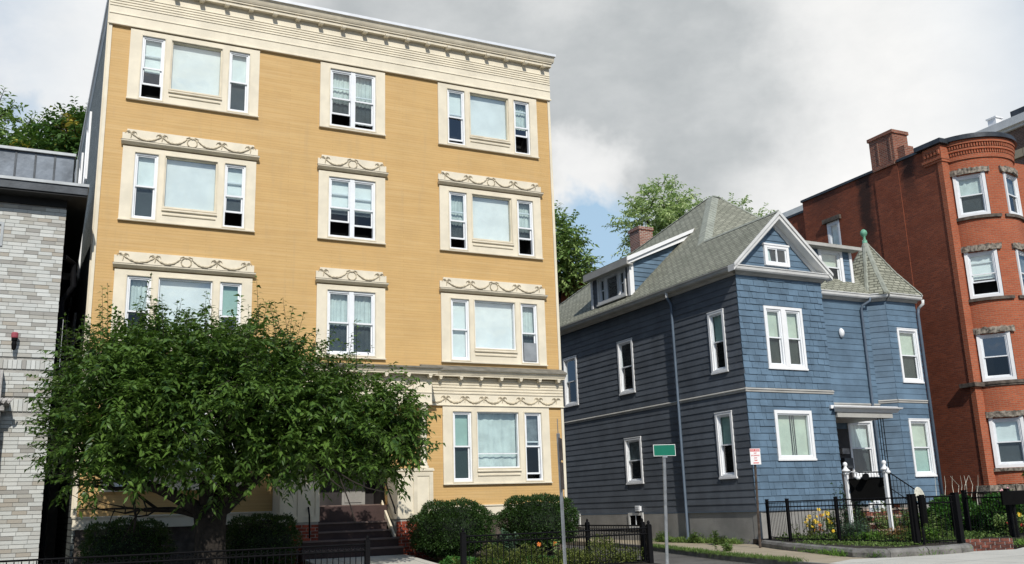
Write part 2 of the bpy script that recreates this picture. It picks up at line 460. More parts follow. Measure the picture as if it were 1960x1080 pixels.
def curtain_mesh(mb, fr, u0, u1, z0, z1, d, n=14, amp=.03):
    vs = []; 
    for i in range(n + 1):
        u = u0 + (u1 - u0) * i / n; dd_ = d + .5 * amp * math.sin(i * 2.3) + amp * .2 * math.sin(i * 5.1)
        vs += [fr(u, dd_, z0), fr(u, dd_ , z1)]
    mb.add(vs, [(2 * i, 2 * i + 2, 2 * i + 3, 2 * i + 1) for i in range(n)])
def unit(win, fr, u0, u1, z0, z1, gap=0, kind='dh', fill='blind_white', cover=1.0, d=0, fw=.045, low='pane_screen', paint='white_vinyl', up='pane', split=.5, room=.55, curt=False, low_fill=None, jamb=.09):
    """one sash window: frame, sashes, panes, what hangs behind them and the dark room"""
    b = MB(); ring(b, fr, u0, u1, z0, z1, fw, d - jamb, d + .012); b.build('frame', paint, win)
    a0, a1, b0, b1 = u0 + fw, u1 - fw, z0 + fw, z1 - fw
    zm = b0 + (b1 - b0) * split
    sw = .034
    if kind == 'dh':
        s = MB(); ring(s, fr, a0, a1, zm - .02, b1, sw, d - .045, d - .012, .04, .03); s.build('sash', paint, win)
        MB().box(a0 + sw, a1 - sw, d - .032, d - .027, zm + .02, b1 - .03, fr).build('pane', up, win)
        lz = b0 + (zm - b0) * gap
        s = MB(); ring(s, fr, a0, a1, lz, min(zm + lz - b0 + .02, b1 - .05) if gap else zm + .02, sw, d - .085, d - .052, .045, .035); s.build('sash', paint, win)
        MB().box(a0 + sw, a1 - sw, d - .072, d - .067, lz + .045, zm - .015, fr).build('pane', low, win)
    elif kind == 'slider':
        um = (a0 + a1) / 2
        for x0, x1, dd_ in ((a0, um + .015, -.045), (um - .015, a1, -.08)):
            s = MB(); ring(s, fr, x0, x1, b0, b1, .03, d + dd_, d + dd_ + .033); s.build('sash', paint, win)
            MB().box(x0 + .03, x1 - .03, d + dd_ + .014, d + dd_ + .019, b0 + .03, b1 - .03, fr).build('pane', up, win)
    else:
        MB().box(a0, a1, d - .05, d - .044, b0, b1, fr).build('pane', up, win)
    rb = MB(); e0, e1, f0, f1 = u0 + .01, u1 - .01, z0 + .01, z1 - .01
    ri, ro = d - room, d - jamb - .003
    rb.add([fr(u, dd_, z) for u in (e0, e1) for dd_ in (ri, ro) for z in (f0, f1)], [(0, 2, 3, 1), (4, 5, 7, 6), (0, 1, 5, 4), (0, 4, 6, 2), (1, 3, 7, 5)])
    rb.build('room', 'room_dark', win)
    if fill:
        zb = b1 - (b1 - b0) * cover
        k = MB()
        if curt: curtain_mesh(k, fr, a0 - .005, a1 + .005, zb, b1, d - .16)
        else: k.box(a0 - .005, a1 + .005, d - .125, d - .118, zb, b1, fr)
        k.build('curtain' if curt else 'blind', fill, win)
    if low_fill:
        k = MB(); k.box(a0, a1, d - .115, d - .108, b0, zm, fr); k.build('blind', low_fill, win)
# ---------------------------------------------------------------- foliage
def leaves_mesh(name, P_, D_, L_, W_, m, parent=None, droop=.35, kind=None, up=None):
    """P_: leaf bases, D_: directions, one folded lance-shaped leaf each (one island per leaf)"""
    n = len(P_); D_ = D_ / np.linalg.norm(D_, axis=1, keepdims=True)
    r = np.random.RandomState(n % 9973)
    ref = np.tile(np.array([0, 0, 1.]), (n, 1)) + r.normal(0, .45, (n, 3))
    S_ = np.cross(D_, ref); S_ /= np.linalg.norm(S_, axis=1, keepdims=True) + 1e-9
    N_ = np.cross(S_, D_)
    L = L_[:, None]; Wd = W_[:, None]
    base = P_; tip = P_ + D_ * L - np.array([0, 0, 1.]) * L * droop
    mid = P_ + D_ * L * .45 - np.array([0, 0, 1.]) * L * droop * .18
    l = mid + S_ * Wd * .5 + N_ * Wd * .16; rr = mid - S_ * Wd * .5 + N_ * Wd * .16
    V_ = np.stack([base, l, tip, rr, mid], 1).reshape(-1, 3)
    if parent is not None: V_ = V_ - np.array(parent['_off'])
    k = (np.arange(n) * 5)[:, None]
    F_ = (np.array([[0, 1, 4], [1, 2, 4], [2, 3, 4], [3, 0, 4]])[None] + k[:, :, None]).reshape(-1, 3)
    me = bpy.data.meshes.new(name)
    me.vertices.add(len(V_)); me.vertices.foreach_set('co', V_.astype(np.float32).ravel())
    me.loops.add(F_.size); me.loops.foreach_set('vertex_index', F_.astype(np.int32).ravel())
    me.polygons.add(len(F_)); me.polygons.foreach_set('loop_start', (np.arange(len(F_)) * 3).astype(np.int32)); me.polygons.foreach_set('loop_total', np.full(len(F_), 3, np.int32))
    me.update(calc_edges=True); me.validate()
    me.materials.append(M(m))
    o = bpy.data.objects.new(name, me); C.objects.link(o)
    if parent is not None: o.parent = parent; o['_off'] = parent['_off']
    if kind: o['kind'] = kind
    return o
def unitv(r, n):
    v = r.normal(0, 1, (n, 3)); return v / np.linalg.norm(v, axis=1, keepdims=True)
def twig_leaves(r, lobes, ntw, per, tl, ll, lw, upw=.3, shell=.55, zmin=None, outside=True, shoots=0):
    """twigs that start inside the lobes of a crown and carry alternate leaves"""
    tot = sum(l[3] * l[4] + l[4] * l[5] + l[3] * l[5] for l in lobes); Pn, Dn, tw = [], [], []
    for l in lobes:
        k = max(8, int(ntw * (l[3] * l[4] + l[4] * l[5] + l[3] * l[5]) / tot))
        u = unitv(r, k); c = np.array(l[:3]); rad = np.array(l[3:6])
        rr = shell + (1 - shell) * r.rand(k, 1) ** .6
        lump = 1 + .26 * np.sin(u[:, :1] * 8 + l[0]) * np.cos(u[:, 1:2] * 7 + l[1]) * np.cos(u[:, 2:3] * 5 + l[2]) * 1.5 + .10 * np.sin(u[:, 2:3] * 9)
        p = c + u * rad * rr * lump
        d = u + np.array([0, 0, upw]) + r.normal(0, .45, (k, 3)); d /= np.linalg.norm(d, axis=1, keepdims=True)
        if zmin is not None:
            keep = p[:, 2] > zmin; p, d = p[keep], d[keep]
        tw.append((p, d))
    P0 = np.concatenate([a for a, _ in tw]); D0 = np.concatenate([b for _, b in tw])
    n = len(P0); T = tl * (.6 + .8 * r.rand(n))
    # each twig is a gentle arc
    for i in range(per):
        s = (i + .7) / per
        q = P0 + D0 * (T * s)[:, None] - np.array([0, 0, 1.]) * (T * s * s * .18)[:, None]
        side = np.cross(D0, np.array([0, 0, 1.])) ; side /= np.linalg.norm(side, axis=1, keepdims=True) + 1e-6
        ang = r.normal(0, .5, (n, 1))
        dd_ = D0 * .55 + side * ((1 if i % 2 else -1) * .9) + np.array([0, 0, 1.]) * (ang * .5 - .1) + r.normal(0, .22, (n, 3))
        Pn.append(q); Dn.append(dd_)
    P_ = np.concatenate(Pn); D_ = np.concatenate(Dn); m = len(P_)
    return P_, D_, ll * (.65 + .6 * r.rand(m)), lw * (.7 + .5 * r.rand(m)), P0, D0, T
def bush(name, c, rad, n, ll, lw, m, label, cat, seed, group=None, box=1.0, core='box_leaf', base=None, branch=None):
    """a clipped or loose shrub: leaves through a shell over a rough dark inside mass of branches"""
    r = np.random.RandomState(seed)
    loc = (c[0], c[1], base if base is not None else c[2] - rad[2])
    t = thing(name, loc, label, cat, group)
    u = unitv(r, n); s = np.abs(u) ** box; u2 = np.sign(u) * s; u2 /= (np.abs(u2) ** (2 / box)).sum(1, keepdims=True) ** (box / 2)
    lump = 1 + .05 * np.sin(u[:, :1] * 11 + seed) + .05 * np.cos(u[:, 1:2] * 13) + .05 * np.sin(u[:, 2:3] * 9 + seed)
    p = np.array(c) + u2 * np.array(rad) * (.86 + .17 * r.rand(n, 1) ** .7) * lump
    d = u + r.normal(0, .6, (n, 3)) + np.array([0, 0, .45])
    leaves_mesh('foliage', p, d, ll * (.6 + .8 * r.rand(n)), lw * (.7 + .6 * r.rand(n)), m, t, .1, 'stuff')
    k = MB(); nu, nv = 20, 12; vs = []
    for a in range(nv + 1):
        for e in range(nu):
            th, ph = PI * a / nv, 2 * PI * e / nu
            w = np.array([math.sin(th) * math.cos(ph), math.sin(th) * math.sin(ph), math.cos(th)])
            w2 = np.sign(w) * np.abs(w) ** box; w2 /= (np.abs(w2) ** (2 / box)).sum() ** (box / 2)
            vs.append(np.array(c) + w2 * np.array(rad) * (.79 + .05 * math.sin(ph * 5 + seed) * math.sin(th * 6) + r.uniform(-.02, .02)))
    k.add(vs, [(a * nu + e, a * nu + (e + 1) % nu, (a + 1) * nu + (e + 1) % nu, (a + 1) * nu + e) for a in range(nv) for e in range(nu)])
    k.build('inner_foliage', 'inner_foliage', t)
    b = MB()
    for i in range(16):
        v = unitv(r, 1)[0]; v[2] = abs(v[2]) * .9 + .15
        e = np.array(c) + v * np.array(rad) * .8
        st = Vector((c[0] + v[0] * rad[0] * .15, c[1] + v[1] * rad[1] * .15, loc[2]))
        b.tube([st, st.lerp(Vector(e), .5) + Vector((0, 0, .05)), e], [.025, .016, .006], 5)
    b.build('stems', branch or 'bark', t)
    return t
def limb(mb, r, p, d, L, rad, depth, tips, spread=.6, up=.15, segs=4):
    pts = [p.copy()]; rr = [rad]; q = p.copy(); dr = d.normalized()
    for i in range(segs):
        dr = (dr + Vector(r.normal(0, .13, 3)) + Vector((0, 0, up * .25))).normalized()
        q = q + dr * (L / segs); pts.append(q.copy()); rr.append(rad * (1 - .5 * (i + 1) / segs))
    mb.tube(pts, rr, 9 if rad > .1 else 6)
    tips.append((q.copy(), dr.copy(), rr[-1]))
    if depth <= 0: return
    for k in range(3 if depth > 1 else 4):
        i = segs - (k % 3)
        dv = (dr + Vector(r.normal(0, spread, 3)) + Vector((0, 0, up))).normalized()
        limb(mb, r, pts[i], dv, L * (.62 + .2 * r.rand()), rr[i] * .66, depth - 1, tips, spread, up, 3)
# ================================================================= yellow apartment house
YL, YR = .63, 12.75
yb = thing('apartment_house', (6.7, 23, -1.35), 'four storey yellow wooden apartment house with cream window surrounds and bracketed cornice', 'apartment building')
YF = Frame((0, 23), (1, 0), (0, -1))
rows = [9.94, 6.88, 3.82, .65]
TOP = [11.81, 8.74, 5.70, 2.67]
sashes = []
def triple_rects(c0, r):
    b, t = rows[r], TOP[r]
    return [(c0 + .28, c0 + .81, b + .08, t - .14), (c0 + .97, c0 + 2.19, b + .42, t - .14), (c0 + 2.37, c0 + 2.88, b + .08, t - .14)]
def mid_rects(r):
    b, t = rows[r], TOP[r]
    return [(6.10, 6.73, b + .09, t - .14), (6.73, 7.36, b + .09, t - .14)]
holes = []
for r_ in range(4):
    for c0 in (1.10, 9.19): holes += triple_rects(c0, r_)
    if r_ < 3: holes += mid_rects(r_)
holes.append((5.75, 7.7, .2, 2.45))     # the entrance inside the portico
w_ = MB(); wall_holes(w_, YF, YL, YR, .11, 11.84, holes); w_.build('wall', 'yellow_boards', yb)
# side and back walls; the left one is shingled and runs back a touch outward
ya = R(-1.5); LS = Frame((YL, 23), (math.sin(ya), math.cos(ya)), (-math.cos(ya), math.sin(ya)))
w_ = MB(); side_h = []
for z0, z1 in ((9.9, 11.75), (6.9, 8.7), (3.85, 5.65)):
    for y0 in (5.9, 9.5): side_h.append((y0, y0 + 1.0, z0, z1))
wall_holes(w_, LS, .23, 16, -1.5, 12.62, side_h, .2, .012); w_.build('shingled_side_wall', 'green_shingles', yb)
w_ = MB(); w_.box(YR - .2, YR, 23.23, 39, .11, 12.6); w_.box(YL - .1, YR - .2, 38.8, 39, .11, 12.6); w_.build('wall', 'green_shingles', yb)
w_ = MB(); w_.box(YL - .05, YR - .02, 23.3, 38.9, 12.5, 12.6); w_.build('roof', 'roof_cap', yb)
w_ = MB(); w_.box(YL + .05, YR - .04, 23.03, 38.9, -1.5, -.14); w_.build('foundation', 'brown_stone', yb)
for xa, xb in ((YL - .03, 5.3), (8.2, YR + .03)):
    w_ = MB(); w_.box(xa, xb, 22.955, 23.0, -.14, .10); w_.profile([(.04, .10), (.07, .10), (.07, .125), (.0, .135), (.0, .10)], xa - .02, xb + .02, YF); w_.build('base_board', 'cream_paint', yb)
for x0 in (YL - .03, YR - .045):
    w_ = MB(); w_.box(x0, x0 + .075, 22.965, 23.02, .136, 11.84); w_.build('corner_board', 'cream_paint', yb)
w_ = MB(); w_.box(.13, .22, -.0, .06, .14, 12.6, LS); w_.build('corner_board', 'cream_paint', yb)
# side windows and two window air conditioners
for k, (a, b, z0, z1) in enumerate(side_h):
    w = MB(); ring(w, LS, a - .13, b + .13, z0 - .13, z1 + .13, .13, .012, .07); w = w.build('window', 'white_paint', yb)
    unit(w, LS, a, b, z0, z1, 0, fill='curtain_grey', cover=.7, low='pane', d=.02)
    if k in (2, 4, 5):
        m_ = MB(); m_.box(a + .2, b - .2, .03, .42, z0 + .02, z0 + .42, LS)
        for i in range(7): m_.box(a + .2, b - .2, .42, .435, z0 + .06 + i * .05, z0 + .08 + i * .05, LS)
        m_.build('air_conditioner', 'white_vinyl', w)
# side eave
w_ = MB(); w_.profile([(.01, 12.5), (.06, 12.6), (.09, 12.6), (.09, 12.80), (.01, 12.80)], .1, 16, LS); w_.build('side_eave', 'light_trim', yb)
w_ = MB(); w_.tube([LS(11.6, .1, 12.4), LS(11.6, .1, -.9)], .05); w_.build('downspout', 'grey_metal', yb)
# frieze with reeded lines
w_ = MB(); w_.box(YL - .04, YR + .045, 22.945, 23.0, 11.84, 12.97); w_.profile([(.055, 11.84), (.085, 11.84), (.085, 11.875), (.055, 11.90)], YL - .06, YR + .065, YF); w_.build('frieze', 'cream_paint', yb)
for z in (12.125, 12.34, 12.41, 12.48, 12.55, 12.62):
    w_ = MB(); w_.profile([(.055, z), (.073, z + .004), (.073, z + .025), (.055, z + .05)], YL - .04, YR + .045, YF); w_.build('reed', 'cream_paint', yb)
# cornice: bed, corona and the white metal edge
def cornice(parent, x0, x1, yw, z, e, cap='metal_cap', k=1.0, sd=.03, back=0):
    f = Frame((0, yw), (1, 0), (0, -1))
    w = MB(); w.profile([(-back, z), (e - .13 * k, z), (e - .13 * k, z + .10 * k), (e - .09 * k, z + .10 * k), (e - .09 * k, z + .15 * k), (-back, z + .15 * k)], x0 - sd * .4, x1 + sd * .4, f); w.build('cornice_bed', 'cream_trim', parent)
    w = MB(); w.profile([(-back, z + .15 * k), (e - .07 * k, z + .15 * k), (e - .04 * k, z + .20 * k), (e, z + .30 * k), (e + .02, z + .33 * k), (-back, z + .33 * k)], x0 - sd * .8, x1 + sd * .8, f); w.build('cornice', 'cream_trim', parent)
    w = MB(); w.profile([(-back - .04, z + .33 * k), (e + .05, z + .33 * k), (e + .05, z + .42 * k), (-back - .04, z + (.42 if k > .5 else .75) * k)], x0 - sd, x1 + sd, f); w.build('cornice_cap', cap, parent)
cornice(yb, YL, YR, 22.945, 12.88, .24, k=.85, sd=.14)
br = None; x = 12.53
bk = MB(); bk.box(-.055, .055, 22.72, 22.945, 12.83, 12.88); bk.tube([(-.05, 22.765, 12.835), (.05, 22.765, 12.835)], .042, 10)
while x > YL:
    if br is None: br = bk.build('bracket', 'cream_trim', yb, off=(0, 0, 0)); br.location.x += x - 6.7 + 6.7; br0 = x
    else: again(br, x - br0)
    x -= .613
# window surrounds
def casing(c0, c1, z0, z1, rects, r):
    w = MB()
    us = [c0] + [v for h in rects for v in h[:2]] + [c1]
    d1 = .042
    w2 = MB(); wall_holes(w2, YF, c0, c1, z0 + .03, z1, rects, d1, d1)
    w2.profile([(0, z0), (.075, z0), (.08, z0 + .012), (.08, z0 + .03), (0, z0 + .03)], c0 - .012, c1 + .012, YF)
    o = w2.build('window', 'cream_paint', yb)
    # thin shadow bead around each opening
    b = MB()
    for a, b_, e, f_ in rects:
        if a == 6.73: continue
        bb = 7.36 if a == 6.10 else b_
        ring(b, YF, a - .028, bb + .028, e - .028, f_ + .028, .027, d1, d1 + .014)
    b.build('bead', 'cream_trim', o)
    return o
def garland(parent, u0, u1, zc, n, h, d, wreath=True):
    """swags with bows, and a wreath in the middle"""
    g = MB(); seg = (u1 - u0) / n
    mid = n // 2
    pts_ = [u0 + i * seg for i in range(n + 1)]
    if wreath and n % 2 == 0:
        gap = .14
    k = 0
    for i in range(n):
        a, b = pts_[i], pts_[i + 1]
        if wreath and n % 2 == 0:
            if i == mid - 1: b -= gap
            if i == mid: a += gap
        P_ = []; rr = []
        m = 12
        for j in range(m + 1):
            s = j / m
            P_.append(YF(a + (b - a) * s, d + .012, zc + h * .32 - h * .85 * (1 - (2 * s - 1) ** 2)))
            rr.append((.010 + .013 * (1 - (2 * s - 1) ** 2)) * (1.3 if j % 2 else .75))
        g.tube(P_, rr, 6)
    for i, a in enumerate(pts_):
        if wreath and n % 2 == 0 and i == mid: continue
        for sx in (-1, 1):      # bow loops and ribbon tails
            g.tube([YF(a, d + .012, zc + h * .34), YF(a + sx * .05, d + .016, zc + h * .62), YF(a + sx * .11, d + .014, zc + h * .50), YF(a + sx * .13, d + .008, zc + h * .22)], [.012, .013, .011, .006], 5)
            g.tube([YF(a, d + .012, zc + h * .34), YF(a + sx * .06, d + .014, zc + h * .42), YF(a + sx * .07, d + .012, zc + h * .30)], .008, 5)
        g.tube([YF(a, d + .012, zc + h * .36), YF(a + .006, d + .012, zc - h * .1), YF(a - .004, d + .01, zc - h * .42)], [.015, .012, .008], 5)
    if wreath and n % 2 == 0:
        um = (u0 + u1) / 2; W_ = [YF(um + .115 * math.cos(t * PI / 9), d + .014, zc - .01 + .115 * math.sin(t * PI / 9)) for t in range(19)]
        g.tube(W_, [.016 if t % 2 else .011 for t in range(19)], 6)
        for sx in (-1, 1): g.tube([YF(um, d + .014, zc + .085), YF(um + sx * .07, d + .016, zc + .13), YF(um + sx * .14, d + .012, zc + .10), YF(um + sx * .13, d + .01, zc + .05)], .012, 5)
    g.build('garland', 'garland_paint', parent)
def hood(c0, c1, z, n):
    w = MB()
    w.slab([YF(c0 - .03, .05, z), YF(c1 + .03, .05, z), YF(c1 + .03, .05, z + .30), YF(c1 - .07, .05, z + .30), YF(c1 - .07, .05, z + .40), YF(c0 + .07, .05, z + .40), YF(c0 + .07, .05, z + .30), YF(c0 - .03, .05, z + .30)], (0, .05, 0))
    o = w.build('window_hood', 'cream_paint', yb)
    s = MB(); s.profile([(0.05, z + .095), (.15, z + .085), (.155, z + .07), (.15, z + .055), (.07, z + .0), (.05, z)], c0 - .035, c1 + .035, YF, .15); s.build('shelf', 'cream_trim', o)
    s = MB(); s.profile([(0.05, z + .098), (.158, z + .088), (.158, z + .096), (.05, z + .108)], c0 - .045, c1 + .045, YF, .15); s.build('shelf_flashing', 'weathered_cap', o)
    garland(o, c0 + .16, c1 - .16, z + .245, n, .17, .05)
spec = {  # (row, column): [(gap, fill, cover, low, curtain?)]
 (0, 0): [(.45, 'blind_white', .55, 'pane', 0), (0, 'blind_white', 1, 'pane', 0), (0, 'blind_white', 1, 'pane_screen', 0)],
 (0, 2): [(.12, 'blind_white', .48, 'pane', 0), (0, 'blind_white', 1, 'pane', 0), (.66, 'curtain', .5, 'pane', 1)],
 (1, 0): [(0, 'blind_white', 1, 'pane_screen', 0), (0, 'blind_white', 1, 'pane', 0), (.46, 'blind_white', .75, 'pane_screen', 0)],
 (1, 2): [(.34, 'curtain', .8, 'pane_screen', 1), (0, 'blind_white', 1, 'pane', 0), (.58, 'curtain', .7, 'pane_screen', 1)],
 (2, 0): [(0, 'curtain', .5, 'pane_screen', 1), (0, 'blind_white', 1, 'pane', 0), (0, 'blind_green', .5, 'pane', 0)],
 (2, 2): [(0, 'blind_white', 1, 'pane', 0), (0, 'blind_white', 1, 'pane', 0), (0, 'curtain', 1, 'pane_screen', 1)],
 (3, 0): [(0, 'blind_green', 1, 'pane_screen', 0), (0, 'curtain', 1, 'pane', 1), (0, None, 1, 'pane', 0)],
 (3, 2): [(0, 'blind_green', 1, 'pane_screen', 0), (0, 'curtain', 1, 'pane', 1), (.14, 'curtain_grey', .5, 'pane_screen', 0)],
}
for (r_, c_), sp in spec.items():
    c0 = 1.10 if c_ == 0 else 9.19
    rc = triple_rects(c0, r_)
    o = casing(c0, c0 + 3.13, rows[r_], TOP[r_], rc, r_)
    s = MB(); a, b, e, f_ = rc[1]
    s.profile([(.042, e - .10), (.085, e - .095), (.085, e - .065), (.075, e - .055), (.042, e - .05)], a - .03, b + .03, YF)
    s.profile([(.042, e - .215), (.07, e - .20), (.072, e - .175), (.042, e - .165)], a - .01, b - .0, YF)
    s.build('sill', 'cream_trim', o)
    for i, (gp, fl, cv, lw, cu) in enumerate(sp):
        if i == 1: unit(o, YF, *rc[1], kind='fixed', fill=fl, cover=cv, fw=.03, curt=bool(cu), up='pane_sky' if r_ < 3 else 'pane', paint='cream_trim' if r_ < 2 else 'white_vinyl')
        else: unit(o, YF, *rc[i], gap=gp, fill=fl, cover=cv, low=lw, curt=bool(cu))
    if (r_, c_) == (2, 2):
        q = MB(); a, b, e, f_ = rc[2]; q.box(a + .06, b - .06, -.30, .05, e + .05, e + .55, YF); q.build('air_conditioner', 'grey_metal', o)
    if (r_, c_) == (3, 2):
        q = MB(); a, b, e, f_ = rc[1]; q.box(a + .03, b - .03, -.052, -.03, e + .36, e + .385, YF); q.build('rail', 'white_vinyl', o)
for r_, sp in ((0, [(.42, 'curtain', .75, 'pane_screen', 1), (.18, 'curtain', .9, 'pane_screen', 1)]), (1, [(.5, 'blind_white', .6, 'pane_screen', 0), (.4, 'blind_white', .6, 'pane_screen', 0)]), (2, [(0, 'curtain', 1, 'pane_screen', 1), (0, 'curtain', 1, 'pane_screen', 1)])):
    rc = mid_rects(r_); o = casing(5.83, 7.63, rows[r_], TOP[r_], rc, r_)
    for i, (gp, fl, cv, lw, cu) in enumerate(sp): unit(o, YF, *rc[i], gap=gp, fill=fl, cover=cv, low=lw, curt=bool(cu), fw=.055)
    q = MB(); q.box(6.67, 6.79, .0, .03, rc[0][2] + .02, rc[0][3] - .02, YF); q.build('mullion', 'white_vinyl', o)
for r_ in (1, 2):
    for c0, c1, n in ((1.10, 4.23, 4), (9.19, 12.32, 4)): hood(c0, c1, TOP[r_] + .03, n)
    hood(5.83, 7.63, TOP[r_] + .03, 2)
# band over the ground floor, right and left of the portico
for x0, x1 in ((8.605, YR), (YL, 4.855)):
    w_ = MB(); w_.box(x0, x1 + .03, 22.95, 23.0, 2.68, 3.42); w_.profile([(.05, 2.68), (.075, 2.68), (.075, 2.70), (.05, 2.71)], x0, x1 + .04, YF); o = w_.build('ground_floor_frieze', 'cream_paint', yb)
    for z in (2.98, 3.06, 3.14, 3.22, 3.30, 3.365):
        q = MB(); q.profile([(.05, z), (.072, z + .01), (.072, z + .042), (.05, z + .055)], x0, x1 + .02, YF); q.build('reed', 'cream_trim', o)
    garland(o, x0 + .12 if x0 > 5 else x0 + .3, x1 - .2, 2.84, 7 if x0 > 5 else 8, .15, .05, False)
    cornice(yb, x0 if x0 > 5 else YL, x1, 22.95, 3.43, .24, 'weathered_cap', .42, .03)
    xs = [12.57, 11.99, 11.41, 10.83, 10.24, 9.66, 9.08] if x0 > 5 else [4.6, 4.0, 3.4, 2.8, 2.2, 1.6, 1.0]
    q = MB(); q.tube([(0, 22.77, 3.385), (0, 22.95, 3.37)], .042, 10); q.box(-.045, .045, 22.76, 22.95, 3.395, 3.43)
    b0 = q.build('bracket', 'cream_trim', yb); b0.location.x += xs[0]
    for x in xs[1:]: again(b0, x - xs[0])
# portico
PX0, PX1, PY = 4.86, 8.60, 22.2
PF = Frame((0, PY), (1, 0), (0, -1))
w_ = MB(); w_.box(PX0, PX1, PY, 22.94, 2.60, 3.35); po = w_.build('portico', 'cream_paint', yb)
w_ = MB(); w_.profile([(0, 2.9), (.02, 2.9), (.02, 2.915), (0, 2.925)], PX0, PX1, PF); w_.profile([(0, 2.60), (.03, 2.60), (.03, 2.63), (0, 2.64)], PX0, PX1, PF)
for z in (3.24, 3.29): w_.profile([(0, z), (.018, z + .008), (.018, z + .03), (0, z + .038)], PX0, PX1, PF)
w_.build('moulding', 'cream_trim', po)
_y = YF; YF = PF
garland(po, PX0 + .35, PX1 - .5, 3.08, 4, .2, 0.0, True)
YF = _y
cornice(yb, PX0, PX1, PY, 3.35, .26, 'weathered_cap', .42, .2, .74)
q = MB(); q.tube([(0, PY - .19, 3.305), (0, PY, 3.29)], .042, 10); q.box(-.05, .05, PY - .2, PY, 3.315, 3.35)
b0 = q.build('bracket', 'cream_trim', yb); b0.location.x += 8.5
for k in range(1, 7): again(b0, -.575 * k)
for x0, x1 in ((7.68, PX1), (PX0, 5.78)):
    # panelled box pier on brick, with a slim column
    w_ = MB(); w_.box(x0, x1, PY, 22.95, -.14, .98); pr_ = w_.build('pier', 'cream_paint', yb)
    q = MB(); q.box(x0 - .03, x1 + .03, PY - .03, 22.95, .98, 1.02); q.box(x0 - .015, x1 + .015, PY - .015, 22.95, 1.02, 1.05); q.box(x0, x1, PY - .02, PY, -.14, -.02); q.box(x0, x1, PY - .02, PY, .86, .95)
    for a in (x0, (x0 + x1) / 2 - .05, x1 - .1): q.box(a, a + .1, PY - .02, PY, -.02, .86)
    q.build('panel_rail', 'cream_trim', pr_)
    cx_ = x1 - .18 if x0 > 6 else x0 + .18
    q = MB(); q.lathe((cx_, PY + .16, 1.05), [(.13, 0), (.13, .05), (.10, .08), (.10, .12), (.085, .14), (.08, 1.35), (.10, 1.38), (.12, 1.45), (.14, 1.5), (.14, 1.55)], 16); q.build('column', 'cream_paint', pr_, smooth=True)
    q = MB(); q.box(x0 + .012, x1 - .02, PY + .012, 22.94, -1.2, -.14)
    bp = q.build('brick_pier', 'mortar', yb)
    n_ = 0
    for row in range(14):
        z = -1.14 + row * .073
        if z + .062 > -.145: break
        x = x0 + (.0 if row % 2 else -.105)
        while x < x1:
            a, b = max(x, x0), min(x + .2, x1 - .012)
            if b - a > .03:
                q = MB(); q.box(a + .004, b - .004, PY, PY + .09, z, z + .062); q.build('brick', 'red_brick', bp)
            x += .21
# porch inside, door, steps
w_ = MB(); w_.box(5.2, 8.2, 22.95, 23.0, -1.2, .2); w_.build('porch_base', 'stoop_brown', yb)
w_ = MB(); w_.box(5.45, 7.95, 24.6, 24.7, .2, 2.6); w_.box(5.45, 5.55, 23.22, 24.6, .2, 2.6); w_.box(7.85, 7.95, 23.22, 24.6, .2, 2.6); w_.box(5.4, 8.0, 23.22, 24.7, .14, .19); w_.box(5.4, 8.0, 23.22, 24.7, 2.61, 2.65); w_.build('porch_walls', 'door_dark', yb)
w_ = MB(); w_.box(6.1, 6.95, 24.54, 24.6, .2, 2.2); dr = w_.build('door', 'door_dark', yb)
w_ = MB(); w_.box(6.98, 7.6, 24.55, 24.6, .2, 1.0); w_.box(7.05, 7.5, 24.53, 24.56, .3, .9); w_.build('side_panel', 'concrete_base', yb)
st = [(23.3, .23, 5.78, 7.62), (23.0, .03, 5.70, 7.60), (22.7, -.17, 5.6, 7.58), (22.4, -.37, 5.45, 7.56), (22.1, -.56, 5.38, 7.68), (21.8, -.76, 5.30, 7.70)]
for i, (y, z, a, b) in enumerate(st):
    w_ = MB(); w_.box(a, b, y + .02, 23.35 + (.0 if i else .1), z - .21, z - .04); w_.build('riser', 'stoop_brown', yb)
    w_ = MB(); w_.box(a - .01, b + .01, y - .02, y + .34, z - .04, z); w_.build('step', 'tread_brown', yb)
w_ = MB()       # sloping cheek board right of the flight
w_.slab([(7.60, 23.25, .32), (7.60, 22.25, -.50), (7.60, 22.25, -.62), (7.60, 23.25, .12)], (.05, 0, 0)); w_.build('cheek_board', 'cream_trim', yb)
w_ = MB(); w_.tube([(7.60, 23.2, 1.05), (7.60, 22.18, .12), (7.60, 22.12, -.02)], .02); w_.tube([(7.6, 23.2, 1.05), (7.6, 23.2, .25)], .015); w_.build('handrail', 'black_iron', yb)
w_ = MB(); w_.tube([(5.62, 23.0, .9), (5.5, 22.0, .0), (5.5, 21.95, -.5)], .02); w_.build('handrail', 'black_iron', yb)
